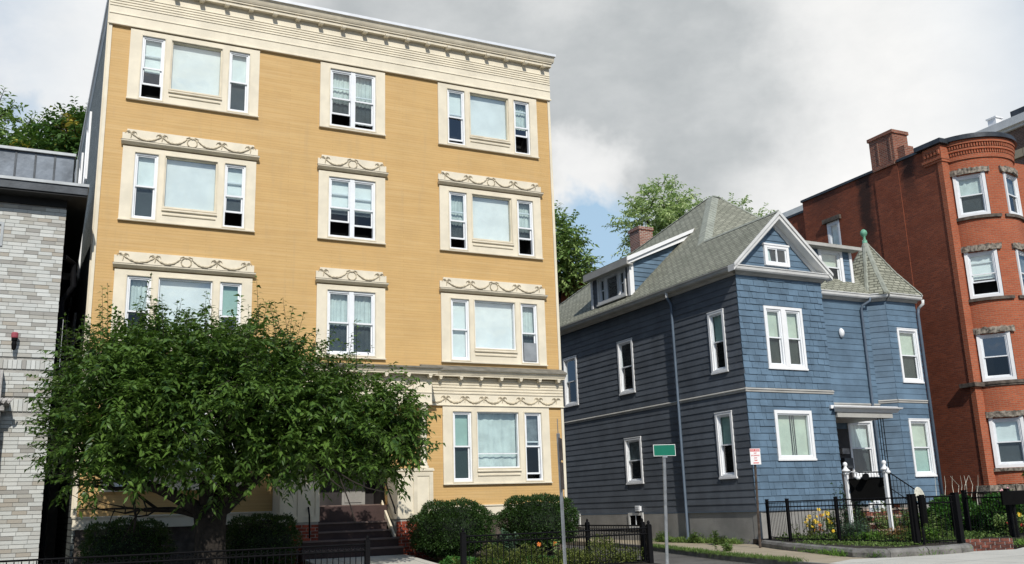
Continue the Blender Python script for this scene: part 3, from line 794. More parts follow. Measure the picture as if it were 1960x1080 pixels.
# ================================================================= blue wooden house (its own axes: x along the front, y to the back)
HX, HY, HZ = 18.43, 22.0, -1.2
bh = thing('blue_house', (HX, HY, HZ), 'two storey blue shingled wooden house with steep grey roofs, front gable and corner turret', 'house', None, R(1.0), off=(0, 0, HZ))
SF = Frame((0, 0), (0, 1), (-1, 0))          # side wall, front part; u = y
SR = Frame((.07, 0), (0, 1), (-1, 0))        # rear part stands back a little
FF = Frame((0, 0), (1, 0), (0, -1))          # front gable wing
WX = 3.43                                    # its right edge
RY, BY = 1.75, 1.30                          # recess wall, bay front
RF = Frame((0, RY), (1, 0), (0, -1)); BF = Frame((0, BY), (1, 0), (0, -1))
B0, B1 = 7.75, 9.20
AF = Frame((B0 - .42, RY), (.42, -.45), (-.45, -.42)); ALEN = math.hypot(.42, .45)
ZS, ZB, ZE = -.27, 3.20, 6.80
def boards(fr, u0, u1, z0, z1, holes, m, step=.2, name='clapboard', d0=0.0, th=.023, minw=.05, trim=None):
    n = max(1, round((z1 - z0) / step)); h = (z1 - z0) / n
    for i in range(n):
        a, b = z0 + i * h, z0 + (i + 1) * h
        cuts = sorted((max(u0, x0), min(u1, x1)) for x0, x1, e, f in holes if e < b - .01 and f > a + .01 and x1 > u0 and x0 < u1)
        s = u0; segs = []
        for c, e in cuts:
            if c - s > minw: segs.append((s, c))
            s = max(s, e)
        if u1 - s > minw: segs.append((s, u1))
        for s, e in segs:
            q = MB(); tt = th * rnd.uniform(.85, 1.15)
            q.profile([(d0, a), (d0 + tt, a), (d0 + tt, a + .012), (d0 + .006, b + .012), (d0, b + .012)], s, e, fr)
            q.build(name, m, bh)
def shingles(fr, u0, u1, z0, z1, holes, m, step=.2, count=[0]):
    n = max(1, round((z1 - z0) / step)); h = (z1 - z0) / n; mass = MB()
    for i in range(n):
        a, b = z0 + i * h, z0 + (i + 1) * h
        u = u0 - rnd.uniform(0, .2)
        while u < u1:
            wd = rnd.uniform(.14, .34) if rnd.random() < .8 else rnd.uniform(.3, .6)
            s, e = max(u, u0), min(u + wd, u1); u += wd
            for x0, x1, f, g in holes:
                if f < b - .01 and g > a + .01:
                    if s >= x0 and e <= x1: s = e
                    elif s < x0 < e <= x1: e = x0
                    elif x0 <= s < x1 < e: s = x1
            if e - s < .035: continue
            dz = rnd.uniform(-.006, .004); tt = .030 * rnd.uniform(.75, 1.2)
            pr_ = [(0, a + dz), (tt, a + dz), (tt, a + .012 + dz), (.006, b + .01), (0, b + .01)]
            if count[0] < 296:
                MB().profile(pr_, s + .004, e - .004, fr).build('shingle', m, bh); count[0] += 1
            else: mass.profile(pr_, s + .004, e - .004, fr)
    if mass.v: mass.build('shingle_courses', 'blue_paint_piece', bh)['kind'] = 'stuff'
# openings: u0,u1,z0,z1 of the outer edge of the white casing
side_w = [(9.68, 10.70, 3.84, 5.75), (5.80, 6.76, 3.85, 5.76), (.70, 1.46, 3.86, 5.78), (5.64, 6.65, .72, 2.29), (.71, 1.49, .69, 2.66)]
front_w = [(.93, 2.47, 3.87, 5.80), (.96, 2.43, 1.15, 2.62)]
gable_w = [(1.21, 2.20, 7.12, 7.78)]
rec_w = [(5.72, 6.86, .68, 2.55)]
bay_w = [(8.12, 9.12, 3.84, 5.75), (8.12, 9.14, .64, 2.58)]
def inset(h, k=.085): return (h[0] + k, h[1] - k, h[2] + k, h[3] - k)
def sheath(fr, u0, u1, z0, z1, hs, m, th=.2):
    w = MB(); wall_holes(w, fr, u0, u1, z0, z1, [inset(h) for h in hs], th); w.build('wall', m, bh)
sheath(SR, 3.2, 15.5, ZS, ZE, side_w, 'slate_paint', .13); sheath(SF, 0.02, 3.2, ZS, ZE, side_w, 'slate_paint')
sheath(FF, 0, WX, ZS, ZE, front_w, 'blue_paint')
sheath(RF, WX, B0 - .42, ZS, ZE, rec_w, 'blue_paint'); sheath(BF, B0, B1, ZS, ZE, bay_w, 'blue_paint')
w_ = MB(); w_.box(0, ALEN, -.05, 0, ZS, ZE, AF); w_.build('wall', 'blue_paint', bh)
w_ = MB(); w_.box(WX - .1, WX, .2, RY + .2, ZS, ZE); w_.build('wall', 'blue_paint', bh)
w_ = MB(); w_.box(B1, B1 + .02, BY, 15.3, ZS, ZE); w_.box(.3, B1, 15.2, 15.3, ZS, ZE); w_.build('wall', 'blue_paint', bh)
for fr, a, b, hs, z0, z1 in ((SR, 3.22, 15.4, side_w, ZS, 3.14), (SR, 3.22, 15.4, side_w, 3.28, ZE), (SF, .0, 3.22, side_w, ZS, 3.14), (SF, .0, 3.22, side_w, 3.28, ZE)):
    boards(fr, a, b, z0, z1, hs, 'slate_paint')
shingles(FF, -.028, WX, ZS, 3.14, front_w, 'blue_paint'); shingles(FF, -.028, WX, 3.28, ZE, front_w, 'blue_paint')
boards(RF, WX, B0 - .42, ZS, 3.02, rec_w + [(3.4, 5.74, -.35, 2.27)], 'blue_paint'); boards(RF, WX, B0 - .42, 3.12, ZE, [], 'blue_paint', .2)
boards(AF, 0, ALEN, ZS, 3.14, [], 'blue_paint'); boards(AF, 0, ALEN, 3.24, ZE, [], 'blue_paint')
boards(BF, B0, B1 + .03, ZS, 3.14, bay_w, 'blue_paint'); boards(BF, B0, B1 + .03, 3.24, ZE, bay_w, 'blue_paint')
# belt courses and water table
for fr, a, b, z in ((SR, 3.2, 15.4, 3.21), (SF, -.05, 3.2, 3.21), (FF, -.05, WX + .03, 3.21), (RF, WX + .03, B0 - .40, 3.07), (AF, 0, ALEN, 3.19), (BF, B0, B1 + .06, 3.19)):
    w_ = MB(); w_.profile([(0, z - .06), (.035, z - .06), (.04, z + .0), (.065, z + .01), (.06, z + .03), (.0, z + .07)], a, b, fr); w_.build('belt_course', 'grey_trim', bh)
w_ = MB(); w_.box(3.2, 15.5, -.05, .03, -1.35, ZS - .004, SR); w_.box(.0, 3.2, -.2, -.01, -1.35, ZS - .004, SF); w_.box(.0, WX, -.2, -.012, -1.35, ZS - .004, FF)
w_.box(WX, B0 - .42, -.2, -.01, -1.35, ZS - .004, RF); w_.box(B0 - .3, B1, -.2, -.01, -1.35, ZS - .004, BF); w_.build('foundation', 'concrete_base', bh)
w_ = MB(); w_.box(0, 3.22, 0, .035, ZS - .03, ZS, SF); w_.box(3.22, 15.4, 0, .035, ZS - .03, ZS, SR); w_.box(-.03, WX, 0, .035, ZS - .03, ZS, FF); w_.build('water_table', 'blue_pipe', bh)
def cased(fr, h, kind='dh', wc=.085, paint='white_paint', **kw):
    w = MB(); ring(w, fr, h[0], h[1], h[2], h[3], wc, 0, .048); w.box(h[0] - .02, h[1] + .02, 0, .062, h[2] - .02, h[2] + .035, fr)
    w.box(h[0] - .008, h[1] + .008, .0, .058, h[3] - .02, h[3] + .01, fr)
    o = w.build('window', paint, bh); i = inset(h, wc)
    unit(o, fr, *i, kind=kind, paint='white_vinyl', fw=.035, **kw); return o
cased(SR, side_w[0], fill='curtain_grey', cover=.0, low='pane_screen')
cased(SR, side_w[1], fill=None, gap=0, low='pane_screen')
cased(SF, side_w[2], fill='blind_green', cover=.5, low='pane_screen')
cased(SR, side_w[3], fill='curtain_grey', cover=1, low='pane_screen')
cased(SF, side_w[4], fill='blind_green', cover=.5, low='pane_screen')
h = front_w[0]; w_ = MB(); ring(w_, FF, *h, .085, 0, .048); w_.box(1.61, 1.79, -.02, .05, h[2] + .085, h[3] - .085, FF); w_.box(h[0] - .02, h[1] + .02, 0, .062, h[2] - .02, h[2] + .035, FF)
o = w_.build('window', 'white_paint', bh)
for a, b in ((1.015, 1.61), (1.79, 2.385)): unit(o, FF, a, b, h[2] + .085, h[3] - .085, fill='blind_green' if 0 else 'blind_cream', cover=1, low='pane_screen', paint='white_vinyl', fw=.05)
h = front_w[1]; w_ = MB(); ring(w_, FF, *h, .1, 0, .048); w_.box(h[0] - .02, h[1] + .02, 0, .062, h[2] - .02, h[2] + .035, FF); o = w_.build('window', 'white_paint', bh)
i_ = inset(h, .1); unit(o, FF, *i_, kind='fixed', fill=None, fw=.04)
for a, b in ((i_[0], 1.66), (1.72, 1.745), (1.79, 1.81), (1.86, i_[1])):
    MB().box(a, b, -.14, -.125, i_[2], i_[3], FF).build('vertical_blind', 'blind_cream', o)
cased(RF, rec_w[0], fill='blind_cream' if 0 else 'curtain', cover=1, curt=True, low='pane_screen')
cased(BF, bay_w[0], fill='blind_cream', cover=1, low='pane_screen'); cased(BF, bay_w[1], fill='blind_cream', cover=.52, low='pane', low_fill='blind_green')
for h in ((5.76, 6.64, -.78, -.26), (9.92, 10.55, -.72, -.26)):
    w_ = MB(); ring(w_, SR, *h, .09, .02, .07); o = w_.build('basement_window', 'light_trim', bh)
    MB().box(h[0] + .06, h[1] - .06, .031, .034, h[2] + .06, h[3] - .06, SR).build('room', 'room_dark', o)  # thin near-black sheet, its colour standing in for the unlit basement
    q = MB(); q.box((h[0] + h[1]) / 2 - .018, (h[0] + h[1]) / 2 + .018, .04, .06, h[2] + .09, h[3] - .09, SR); q.build('mullion', 'white_vinyl', o)
    MB().box(h[0] + .09, h[1] - .09, .045, .05, h[2] + .09, h[3] - .09, SR).build('pane', 'pane_screen', o)
w_ = MB(); w_.box(5.86, 6.07, .03, .12, -.20, -.04, SR); w_.box(5.83, 6.10, .12, .135, -.22, -.02, SR)
for i in range(3): w_.box(5.87, 6.06, .135, .15, -.19 + i * .055, -.165 + i * .055, SR)
w_.build('dryer_vent', 'white_vinyl', bh)
# ---- roofs
T = .935; E0, EZ = -.30, 6.98
RXR = 9.55
def lz(x): return EZ + T * (x - E0)
FY = RY - .30
AX = 5.15; AY = FY + (AX - E0); AZ = lz(AX)
YBK = 15.8
left_face = [(E0, -.30, EZ), (1.69, -.30, lz(1.69)), (1.69, FY + 1.69 - E0, lz(1.69)), (AX - .1, AY - .1, AZ - .0935), (AX - .1, AY + .2, AZ - .0935), (E0, YBK, EZ)]
w_ = MB(); w_.slab(left_face, (0, 0, -.07)); w_.build('roof', 'roof_shingles', bh)
apx = (AX - .1, AY - .1, AZ - .0935)
w_ = MB(); w_.slab([(E0, FY, EZ), (RXR, FY, EZ), (AX + .25, AY - .1, AZ - .0935), apx], (0, 0, -.07)); w_.build('roof', 'roof_shingles', bh)
w_ = MB(); w_.slab([(RXR, FY, EZ), (RXR, YBK, EZ), (AX + .25, AY + .2, AZ - .0935), (AX + .25, AY - .1, AZ - .0935)], (0, 0, -.07)); w_.build('roof', 'roof_shingles', bh)
w_ = MB(); w_.slab([(E0, YBK, EZ), (RXR, YBK, EZ), (AX + .25, AY + .2, AZ - .0935), (AX - .1, AY + .2, AZ - .0935)], (0, 0, -.07)); w_.build('roof', 'roof_shingles', bh)
w_ = MB(); w_.slab([(1.69, -.30, lz(1.69)), (1.69, FY + 1.99, lz(1.69)), (3.68, FY, EZ), (3.68, -.30, EZ)], (0, 0, -.07)); w_.build('gable_roof', 'roof_shingles', bh)
def strip(p, q, wd, parent=None, name='ridge_cap', fall=.64):
    p, q = Vector(p), Vector(q); d = (q - p).normalized(); s = d.cross(Vector((0, 0, 1))).normalized()
    b = MB(); n = max(2, int((q - p).length / .28)); k = (q - p) / n
    for i in range(n):
        a = p + k * i; e = p + k * (i + 1.15); up = Vector((0, 0, .03)); dn = Vector((0, 0, -wd * fall))
        b.add([a + up * 1.2, a + s * wd + dn + up, a - s * wd + dn + up, e + up * .6, e + s * wd + dn + up * .4, e - s * wd + dn + up * .4], [(0, 1, 4, 3), (0, 3, 5, 2), (0, 2, 1)])
    b.build(name, 'roof_cap', bh)
strip((1.69, FY + 1.99, lz(1.69)), apx, .24)
strip((1.69, -.3, lz(1.69)), (1.69, FY + 1.9, lz(1.69)), .10, fall=.93)
strip((E0, YBK, EZ), (AX - .1, AY + .2, AZ - .09), .12)
strip(apx, (AX + .25, AY - .1, AZ - .09), .12); strip((RXR, FY, EZ), (AX + .25, AY - .1, AZ - .09), .12)
# eaves: soffit box and gutter
def eave(fr, u0, u1, name='gutter', z=0, sk=0):
    w = MB(); w.profile([(0, 6.70 + z), (.06, 6.70 + z), (.10, 6.76 + z), (.16, 6.78 + z), (.16, 6.88 + z), (0, 6.88 + z)], u0, u1, fr, sk); w.build('eave_board', 'grey_trim', bh)
    w = MB(); w.profile([(.165, 6.79 + z), (.235, 6.79 + z), (.27, 6.83 + z), (.285, 6.90 + z), (.31, 6.92 + z), (.31, 6.945 + z), (.165, 6.945 + z)], u0, u1, fr, sk); w.build(name, 'grey_trim' if fr is SF else 'light_trim', bh)
eave(SF, -.0, 15.5, sk=0); eave(FF, 0.0, WX, sk=1.0)
eave(RF, WX + .05, B0 - .45); eave(AF, -.02, ALEN + .0, sk=.45); eave(BF, B0 + .05, B1 + .06, sk=.3)
w_ = MB(); w_.profile([(0, 6.70), (.06, 6.70), (.16, 6.78), (.31, 6.92), (.31, 6.945), (0, 6.945)], 0, RY - .3, Frame((WX, 0), (0, 1), (1, 0)), 0); w_.build('gutter', 'grey_trim', bh)
# gable: pediment boards, wall, boards
gx = 1.69; gs = lambda x: 8.72 - T * abs(x - gx)
w_ = MB(); w_.slab([(-.1, .06, 6.94), (3.5, .06, 6.94), (gx, .06, 8.62)], (0, .1, 0)); w_.build('gable_wall', 'blue_paint', bh)
nb = 9; hb = .195
for i in range(nb):
    z = 6.97 + i * hb
    half = (8.42 - z) / T
    if half < .08: break
    segs = [(gx - half, gx + half)]
    if z + hb > 7.12 and z < 7.78: segs = [(gx - half, 1.21), (2.20, gx + half)]
    for k_, (a, b) in enumerate(segs):
        if b - a < .05: continue
        q = MB(); t1 = min(hb, (8.42 - z)) + .0
        ta = a + hb / T if (k_ == 0) else a; tb = b - hb / T if (k_ == len(segs) - 1) else b
        if tb <= ta: ta = tb = (a + b) / 2
        q.add([(a, .032, z), (b, .032, z), (tb, .052, z + hb), (ta, .052, z + hb), (a, .06, z), (b, .06, z), (tb, .06, z + hb), (ta, .06, z + hb)], [(0, 1, 2, 3), (7, 6, 5, 4), (0, 4, 5, 1), (1, 5, 6, 2), (2, 6, 7, 3), (3, 7, 4, 0)])
        q.build('clapboard', 'blue_paint', bh)
GF = Frame((0, .055), (1, 0), (0, -1))
h = gable_w[0]; w_ = MB(); ring(w_, GF, *h, .1, 0, .09); w_.box(h[0] - .03, h[1] + .03, 0, .11, h[3] - .015, h[3] + .04, GF); o = w_.build('window', 'white_paint', bh)
MB().box(h[0] + .05, h[1] - .05, .0, .003, h[2] + .05, h[3] - .05, GF).build('room', 'room_dark', o)  # flat sheet painted dark in place of the unlit attic behind the pane
i_ = inset(h, .1); um = (i_[0] + i_[1]) / 2
q = MB(); ring(q, GF, i_[0], um + .02, i_[2], i_[3], .035, .035, .07); ring(q, GF, um - .02, i_[1], i_[2], i_[3], .035, .02, .05); q.build('sash', 'white_vinyl', o)
MB().box(i_[0] + .03, i_[1] - .03, .025, .029, i_[2] + .03, i_[3] - .03, GF).build('pane', 'pane', o)
q = MB(); q.slab([(i_[0] + .04, .045, i_[3] - .04), (i_[0] + .14, .045, i_[3] - .04), (i_[0] + .2, .045, i_[2] + .04), (i_[0] + .04, .045, i_[2] + .04)], (0, .006, 0)); q.build('curtain', 'curtain', o)
for sx in (-1, 1):      # raking boards, two steps
    for nm, y0, y1, za, th, inn in (('rake_board', -.30, -.02, 0.02, .17, 0), ('rake_moulding', -.34, -.305, .05, .09, 0), ('rake_frieze', -.02, .05, -.16, .16, .0)):
        q = MB(); ex_ = 2.0 if nm != 'rake_frieze' else 1.72
        top = (gx, lz(1.69) + za - .05); bot = (gx + sx * ex_, lz(1.69) + za - .05 - T * ex_)
        q.slab([(top[0], y0, top[1]), (bot[0], y0, bot[1]), (bot[0], y0, bot[1] - th * 1.1), (top[0], y0, top[1] - th * 1.35)], (0, y1 - y0, 0)); q.build(nm, 'light_trim', bh)
w_ = MB(); w_.slab([(-.28, -.31, 6.95), (3.66, -.31, 6.95), (3.66, .06, 7.0), (-.28, .06, 7.0)], (0, 0, -.012)); w_.build('pediment_flashing', 'light_trim', bh)
# left dormer
DX, DY0, DY1 = .03, 5.65, 8.25
DF = Frame((DX, 0), (0, 1), (-1, 0)); CF = Frame((0, DY0 - .02), (1, 0), (0, -1))
w_ = MB(); wall_holes(w_, DF, DY0, DY1, 7.25, 8.60, [(5.98, 7.72, 7.44, 8.28)], .12); w_.build('dormer_wall', 'slate_paint', bh)
boards(DF, DY0 + .1, DY1 - .1, 7.30, 8.38, [(5.9, 7.8, 7.3, 8.4)], 'slate_paint', .18)
w_ = MB(); ring(w_, DF, 5.90, 7.80, 7.34, 8.38, .1, 0, .06); w_.box(5.86, 7.84, 0, .09, 7.30, 7.36, DF); w_.box(6.36, 6.44, -.02, .05, 7.44, 8.28, DF); w_.box(7.26, 7.34, -.02, .05, 7.44, 8.28, DF); o = w_.build('window', 'light_trim', bh)
unit(o, DF, 6.44, 7.26, 7.44, 8.28, kind='fixed', fill='blind_green', cover=1, fw=.03, room=.1, up='pane_sky', jamb=.06); unit(o, DF, 6.0, 6.36, 7.44, 8.28, fill=None, fw=.02, room=.1); unit(o, DF, 7.34, 7.70, 7.44, 8.28, fill=None, fw=.02, room=.1)
cx1 = 2.70; ctop = lambda x: 8.42 + .44 * (x - .03)
w_ = MB(); w_.slab([(DX, DY0, 7.2), (DX, DY0, ctop(DX)), (cx1, DY0, ctop(cx1)), (cx1, DY0, lz(cx1) - .1)], (0, .08, 0)); w_.build('dormer_wall', 'blue_paint', bh)
z = 7.32
while z < 9.5:
    xa = max(.13, .03 + (z + .18 - 8.42) / .44) if z + .18 > 8.42 else .13; xb = E0 + (z - EZ) / T + .04; xb2 = E0 + (z + .17 - EZ) / T + .04
    if xb - xa > .05 or z < 7.5:
        q = MB(); xl = .13 if z < 8.3 else .03 + (z - 8.40) / .44
        q.add([(xl, DY0 - .03, z), (max(xb, xl + .02), DY0 - .03, z), (max(xb2, xl + .04), DY0 - .005, z + .17), (xa, DY0 - .005, z + .17), (xl, DY0, z), (max(xb, xl + .02), DY0, z), (max(xb2, xl + .04), DY0, z + .17), (xa, DY0, z + .17)], [(0, 1, 2, 3), (0, 4, 5, 1), (1, 5, 6, 2), (2, 6, 7, 3), (3, 7, 4, 0), (7, 6, 5, 4)])
        q.build('clapboard', 'blue_paint', bh)
    z += .17
for y0, y1 in ((DY0 - .05, DY0 + .10), (DY1 - .1, DY1 + .02)):
    w_ = MB(); w_.box(DX - .05, DX + .13, y0, y1, 7.28, 8.42); w_.build('corner_board', 'white_paint', bh)
w_ = MB()
yl, yr_ = DY0 - .28, DY1 + .12
w_.slab([(DX - .28, yl, 8.58), (2.95, yl, 8.58 + .44 * 3.20), (2.95, yr_, 8.58 + .44 * 3.2), (DX - .28, yr_, 8.58)], (0, 0, .05)); w_.build('dormer_roof', 'roof_shingles', bh)
w_ = MB(); w_.box(DX - .30, DX - .24, yl, yr_, 8.35, 8.59); w_.build('dormer_fascia', 'grey_trim', bh)
w_ = MB(); w_.box(DX - .24, DX, yl + .05, yr_, 8.36, 8.40); w_.build('dormer_soffit', 'grey_trim', bh)
w_ = MB(); w_.slab([(DX - .29, yl - .03, 8.46), (DX - .29, yl - .03, 8.61), (2.85, yl - .03, 8.61 + .44 * 3.14), (2.76, yl - .03, 8.49 + .44 * 3.04)], (0, .04, 0))
w_.slab([(DX - .2, yl + .05, 8.38), (DX - .2, yl + .05, 8.5), (2.70, yl + .05, 8.5 + .44 * 2.86), (2.6, yl + .05, 8.34 + .44 * 2.8)], (0, .2, 0)); w_.build('dormer_rake_board', 'white_paint', bh)
# right dormer
QY = 2.0; QF = Frame((0, QY), (1, 0), (0, -1)); q0, q1 = 4.85, 7.0
w_ = MB(); wall_holes(w_, QF, q0, q1, 7.2, 8.6, [(5.62, 6.52, 7.40, 8.52)], .15); w_.slab([(q0, QY + .15, 7.2), (q0, QY + .15, 8.6), (q0, QY + 1.6, 8.75)], (.06, 0, 0)); w_.slab([(q1, QY + .15, 7.2), (q1, QY + .15, 8.6), (q1, QY + 1.6, 8.75)], (-.06, 0, 0)); w_.build('dormer_wall', 'blue_paint', bh)
boards(QF, q0, q1, 7.26, 8.56, [(5.5, 6.64, 7.2, 8.65)], 'blue_paint', .16)
w_ = MB(); ring(w_, QF, 5.50, 6.64, 7.28, 8.62, .12, 0, .06); w_.box(5.44, 6.70, 0, .08, 7.25, 7.31, QF); o = w_.build('window', 'white_paint', bh); unit(o, QF, 5.62, 6.52, 7.40, 8.50, fill='blind_cream', cover=.5, low='pane_screen', up='pane_sky', fw=.05, room=.12 + .05, jamb=.08)
w_ = MB(); w_.box(6.98, 7.10, QY - .05, QY + .1, 7.1, 8.6); w_.build('corner_board', 'white_paint', bh)
w_ = MB(); w_.slab([(q0 - .3, QY - .3, 8.66), (q1 + .3, QY - .3, 8.66), (q1 + .3, QY + 2.2, 9.2), (q0 - .3, QY + 2.2, 9.2)], (0, 0, .06)); w_.build('dormer_roof', 'roof_shingles', bh)
w_ = MB(); w_.box(q0 - .32, q1 + .32, QY - .36, QY - .26, 8.58, 8.69); w_.box(q0 - .2, q1 + .2, QY - .26, QY - .02, 8.56, 8.62); w_.build('dormer_gutter', 'grey_trim', bh)
# turret over the bay
tx, ty, tz = 8.42, 2.45, 9.30
ring_ = [(B0 - .56, RY - .22), (B0 - .20, BY - .30), (B1 + .14, BY - .30), (B1 + .60, RY + .1), (B1 + .6, 3.3), (8.9, 4.1), (7.6, 4.0), (B0 - .8, 3.0)]
for i in range(8):
    a, b = ring_[i], ring_[(i + 1) % 8]
    # bell-cast: steeper at the top
    m1 = lambda p: (tx + (p[0] - tx) * .55, ty + (p[1] - ty) * .55, 6.98 + (tz - 6.98) * .40)
    w_ = MB(); w_.slab([(a[0], a[1], 6.95), (b[0], b[1], 6.95), m1(b), m1(a)], (0, 0, -.05)); w_.slab([m1(a), m1(b), (tx, ty, tz)], (0, 0, -.05)); w_.build('turret_roof', 'roof_shingles', bh)
    if i < 4:
        A_ = Vector((a[0], a[1], 6.97)); T_ = Vector((tx, ty, tz)); mm = Vector(m1(a))
        for p, q in ((A_, mm), (mm, T_)): strip(p, q, .085, name='hip_cap')
w_ = MB(); w_.lathe((tx, ty, tz - .12), [(.10, 0), (.08, .1), (.04, .16), (.05, .2), (.04, .25), (.10, .3), (.13, .38), (.11, .47), (.05, .53), (0, .55)], 14); w_.build('finial', 'copper_green', bh, smooth=True)
# chimney behind the hip
w_ = MB(); w_.box(4.35, 5.05, 11.0, 11.75, 8.5, 11.72); w_.box(4.31, 5.09, 10.96, 11.79, 11.72, 11.86); w_.build('chimney', 'mixed_brick', bh)
# downspouts
w_ = MB(); w_.tube([SF(3.25, .22, 6.80), SF(3.25, .21, 6.66), SF(3.25, .08, 6.45), SF(3.25, .06, 6.3), SF(3.24, .055, -1.02), SF(3.24, .16, -1.14)], .045, 10); w_.build('downspout', 'blue_pipe', bh, smooth=True)
w_ = MB(); w_.tube([SF(3.25, .22, 6.82), SF(3.25, .215, 6.66)], .05, 10); w_.build('gutter_outlet', 'light_trim', bh)
w_ = MB(); w_.tube([(7.22, 1.46, 6.82), (7.2, 1.46, 6.70), (6.98, 1.62, 6.55), (6.95, 1.66, 6.4), (6.95, 1.67, 2.6), (6.97, 1.66, -.9)], .045, 10); w_.build('downspout', 'blue_pipe', bh, smooth=True)
w_ = MB(); w_.tube([(9.38, 1.05, 6.80), (9.38, 1.06, 6.66), (9.28, 1.2, 6.5)], .055, 10); w_.build('gutter_outlet', 'light_trim', bh, smooth=True)
w_ = MB(); w_.tube([(9.28, 1.2, 6.5), (9.25, 1.22, 6.3), (9.25, 1.22, -1.0)], .055, 10); w_.build('downspout', 'blue_pipe', bh, smooth=True)
# wall light
w_ = MB(); w_.lathe((0, 0, 0), [(.0, 0), (.10, 0), (.12, .03), (.12, .05), (.07, .12), (0, .13)], 14)
for i in range(len(w_.v)):
    x, y, z = w_.v[i]; w_.v[i] = (5.89 + x * .85, RY - .03 - z, 5.53 + y * 1.4)
w_.build('wall_light', 'white_vinyl', bh, smooth=True)
# entrance canopy, door in the recess, porch and steps
w_ = MB(); w_.box(3.46, 5.85, -.08, RY - .04, 2.44, 2.60); w_.build('canopy', 'grey_trim', bh)
w_ = MB(); w_.profile([(0, 2.60), (.10, 2.60), (.16, 2.68), (.24, 2.72), (.26, 2.76), (0, 2.80)], 3.40, 5.95, Frame((0, -.02), (1, 0), (0, -1)), .8); w_.slab([(3.2, -.1, 2.80), (6.12, -.1, 2.80), (6.12, 1.70, 2.84), (3.44, 1.70, 2.84)], (0, 0, -.1)); w_.build('canopy_cornice', 'white_paint', bh)
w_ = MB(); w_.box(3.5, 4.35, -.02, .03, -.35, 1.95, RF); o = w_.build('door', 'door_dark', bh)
w_ = MB(); w_.box(4.42, 5.70, .0, .034, -.35, 2.25, RF); w_.build('entry_shade_panel', 'door_dark', bh)  # flat dark sheet on the wall, painting the shade beside the door
w_ = MB(); w_.box(5.22, 5.55, .034, .16, 1.42, 1.60, RF); w_.build('mailbox', 'carved_stone', bh); w_ = MB(); w_.box(5.24, 5.62, .034, .2, .95, 1.28, RF); w_.build('mailbox', 'dark_metal', bh)
w_ = MB()
for dx in (0, .11, .22): w_.tube([(5.24 + dx, -.02, -.35), (5.24 + dx, -.02, 2.44)], .014, 6)
w_.build('iron_post', 'black_iron', bh)
w_ = MB(); w_.box(3.45, 5.95, -.20, RY - .03, -1.2, -.40)
pw = w_.build('porch', 'mortar', bh)
w_ = MB(); w_.box(3.43, 5.98, -.26, RY - .03, -.40, -.35); w_.build('nosing', 'nosing_stone', pw)
bx = []
for row in range(10):
    z = -1.13 + row * .073
    x = 3.45 + (0 if row % 2 else -.1)
    while x < 5.95:
        a, b = max(x, 3.45), min(x + .2, 5.95)
        if b - a > .04: bx.append((a, b, z))
        x += .207
for a, b, z in bx: MB().box(a + .004, b - .004, -.215, -.19, z, z + .063).build('brick', 'old_brick', pw)
for i in range(4):      # front steps
    z1 = -.55 - i * .19; y0 = -.26 - .30 * (i + 1); x0, x1 = 3.45, 5.15
    w_ = MB(); w_.box(x0 + .01, x1 - .01, y0 + .03, y0 + .33, -1.25, z1 - .05); sp_ = w_.build('front_step', 'mortar', bh)
    MB().box(x0, x1, y0, y0 + .33, z1 - .045, z1).build('nosing', 'nosing_stone', sp_)
    x = x0
    k = 0
    while x < x1 - .02:
        MB().box(x + .004, min(x + .105, x1) - .004, y0 + .015, y0 + .04, z1 - .175, z1 - .05).build('brick', 'old_brick', sp_); x += .105; k += 1
def railing(parent, p, q, h=.85, n=9, name='railing'):
    p, q = Vector(p), Vector(q); b = MB()
    for zz in (h, h * .55, .10): b.tube([p + Vector((0, 0, zz)), q + Vector((0, 0, zz))], .014 if zz < h else .02, 6)
    for i in range(n + 1):
        a = p.lerp(q, i / n); b.tube([a + Vector((0, 0, 0 if i in (0, n) else .1)), a + Vector((0, 0, h))], .013 if i in (0, n) else .008, 5)
    return b.build(name, 'black_iron', parent)
railing(bh, (3.6, -.2, -.35), (5.2, -.2, -.35), h=1.1, n=13); railing(bh, (5.22, -.2, -.35), (5.16, -1.5, -1.12), h=1.1, n=9)
# ================================================================= red brick house with round tower
rb_ = thing('brick_house', (31, 23, -1.2), 'red brick apartment house with round corner tower, stone lintels and tall flue', 'apartment building')
RXS = 29.5
QS = Frame((RXS, 0), (0, 1), (-1, 0))
w_ = MB(); wall_holes(w_, QS, 23.0, 30.3, -1.4, 12.86, [(28.30, 29.02, 9.3, 11.5)], .3); w_.build('side_wall', 'side_brick', rb_)
w_ = MB(); w_.box(30.3, 46, -.5, -.12, -1.4, 12.45, QS); w_.build('side_wall', 'side_brick', rb_)
w_ = MB(); w_.box(24.95, 26.15, 0, .03, 3, 12.9, QS); w_.build('flue_breast', 'side_brick', rb_)
w_ = MB(); w_.box(24.95, 26.15, -.75, .09, 12.9, 14.12, QS); w_.box(24.90, 26.20, -.80, .14, 14.12, 14.26, QS)
for a in (25.08, 25.7): w_.box(a + .0, a + .06, .09, .12, 13.0, 13.95, QS)
w_.box(24.98, 26.1, .09, .12, 12.82, 12.98, QS); w_.box(24.6, 24.95, -.6, -.1, 12.9, 13.5, QS); w_.build('chimney', 'flue_brick', rb_)
for a, b, z in ((23.9, 24.95, 12.86), (26.15, 30.35, 12.86)):
    w_ = MB(); w_.box(a, b, -.35, .06, z, z + .10, QS); w_.build('coping', 'dark_metal', rb_)
w_ = MB(); w_.box(30.35, 46, -.55, -.08, 12.45, 12.55, QS); w_.build('coping', 'dark_metal', rb_)
w_ = MB(); w_.box(27.5, 27.9, -2.4, -2.0, 12.9, 13.35, QS); w_.build('roof_vent', 'white_paint', rb_)
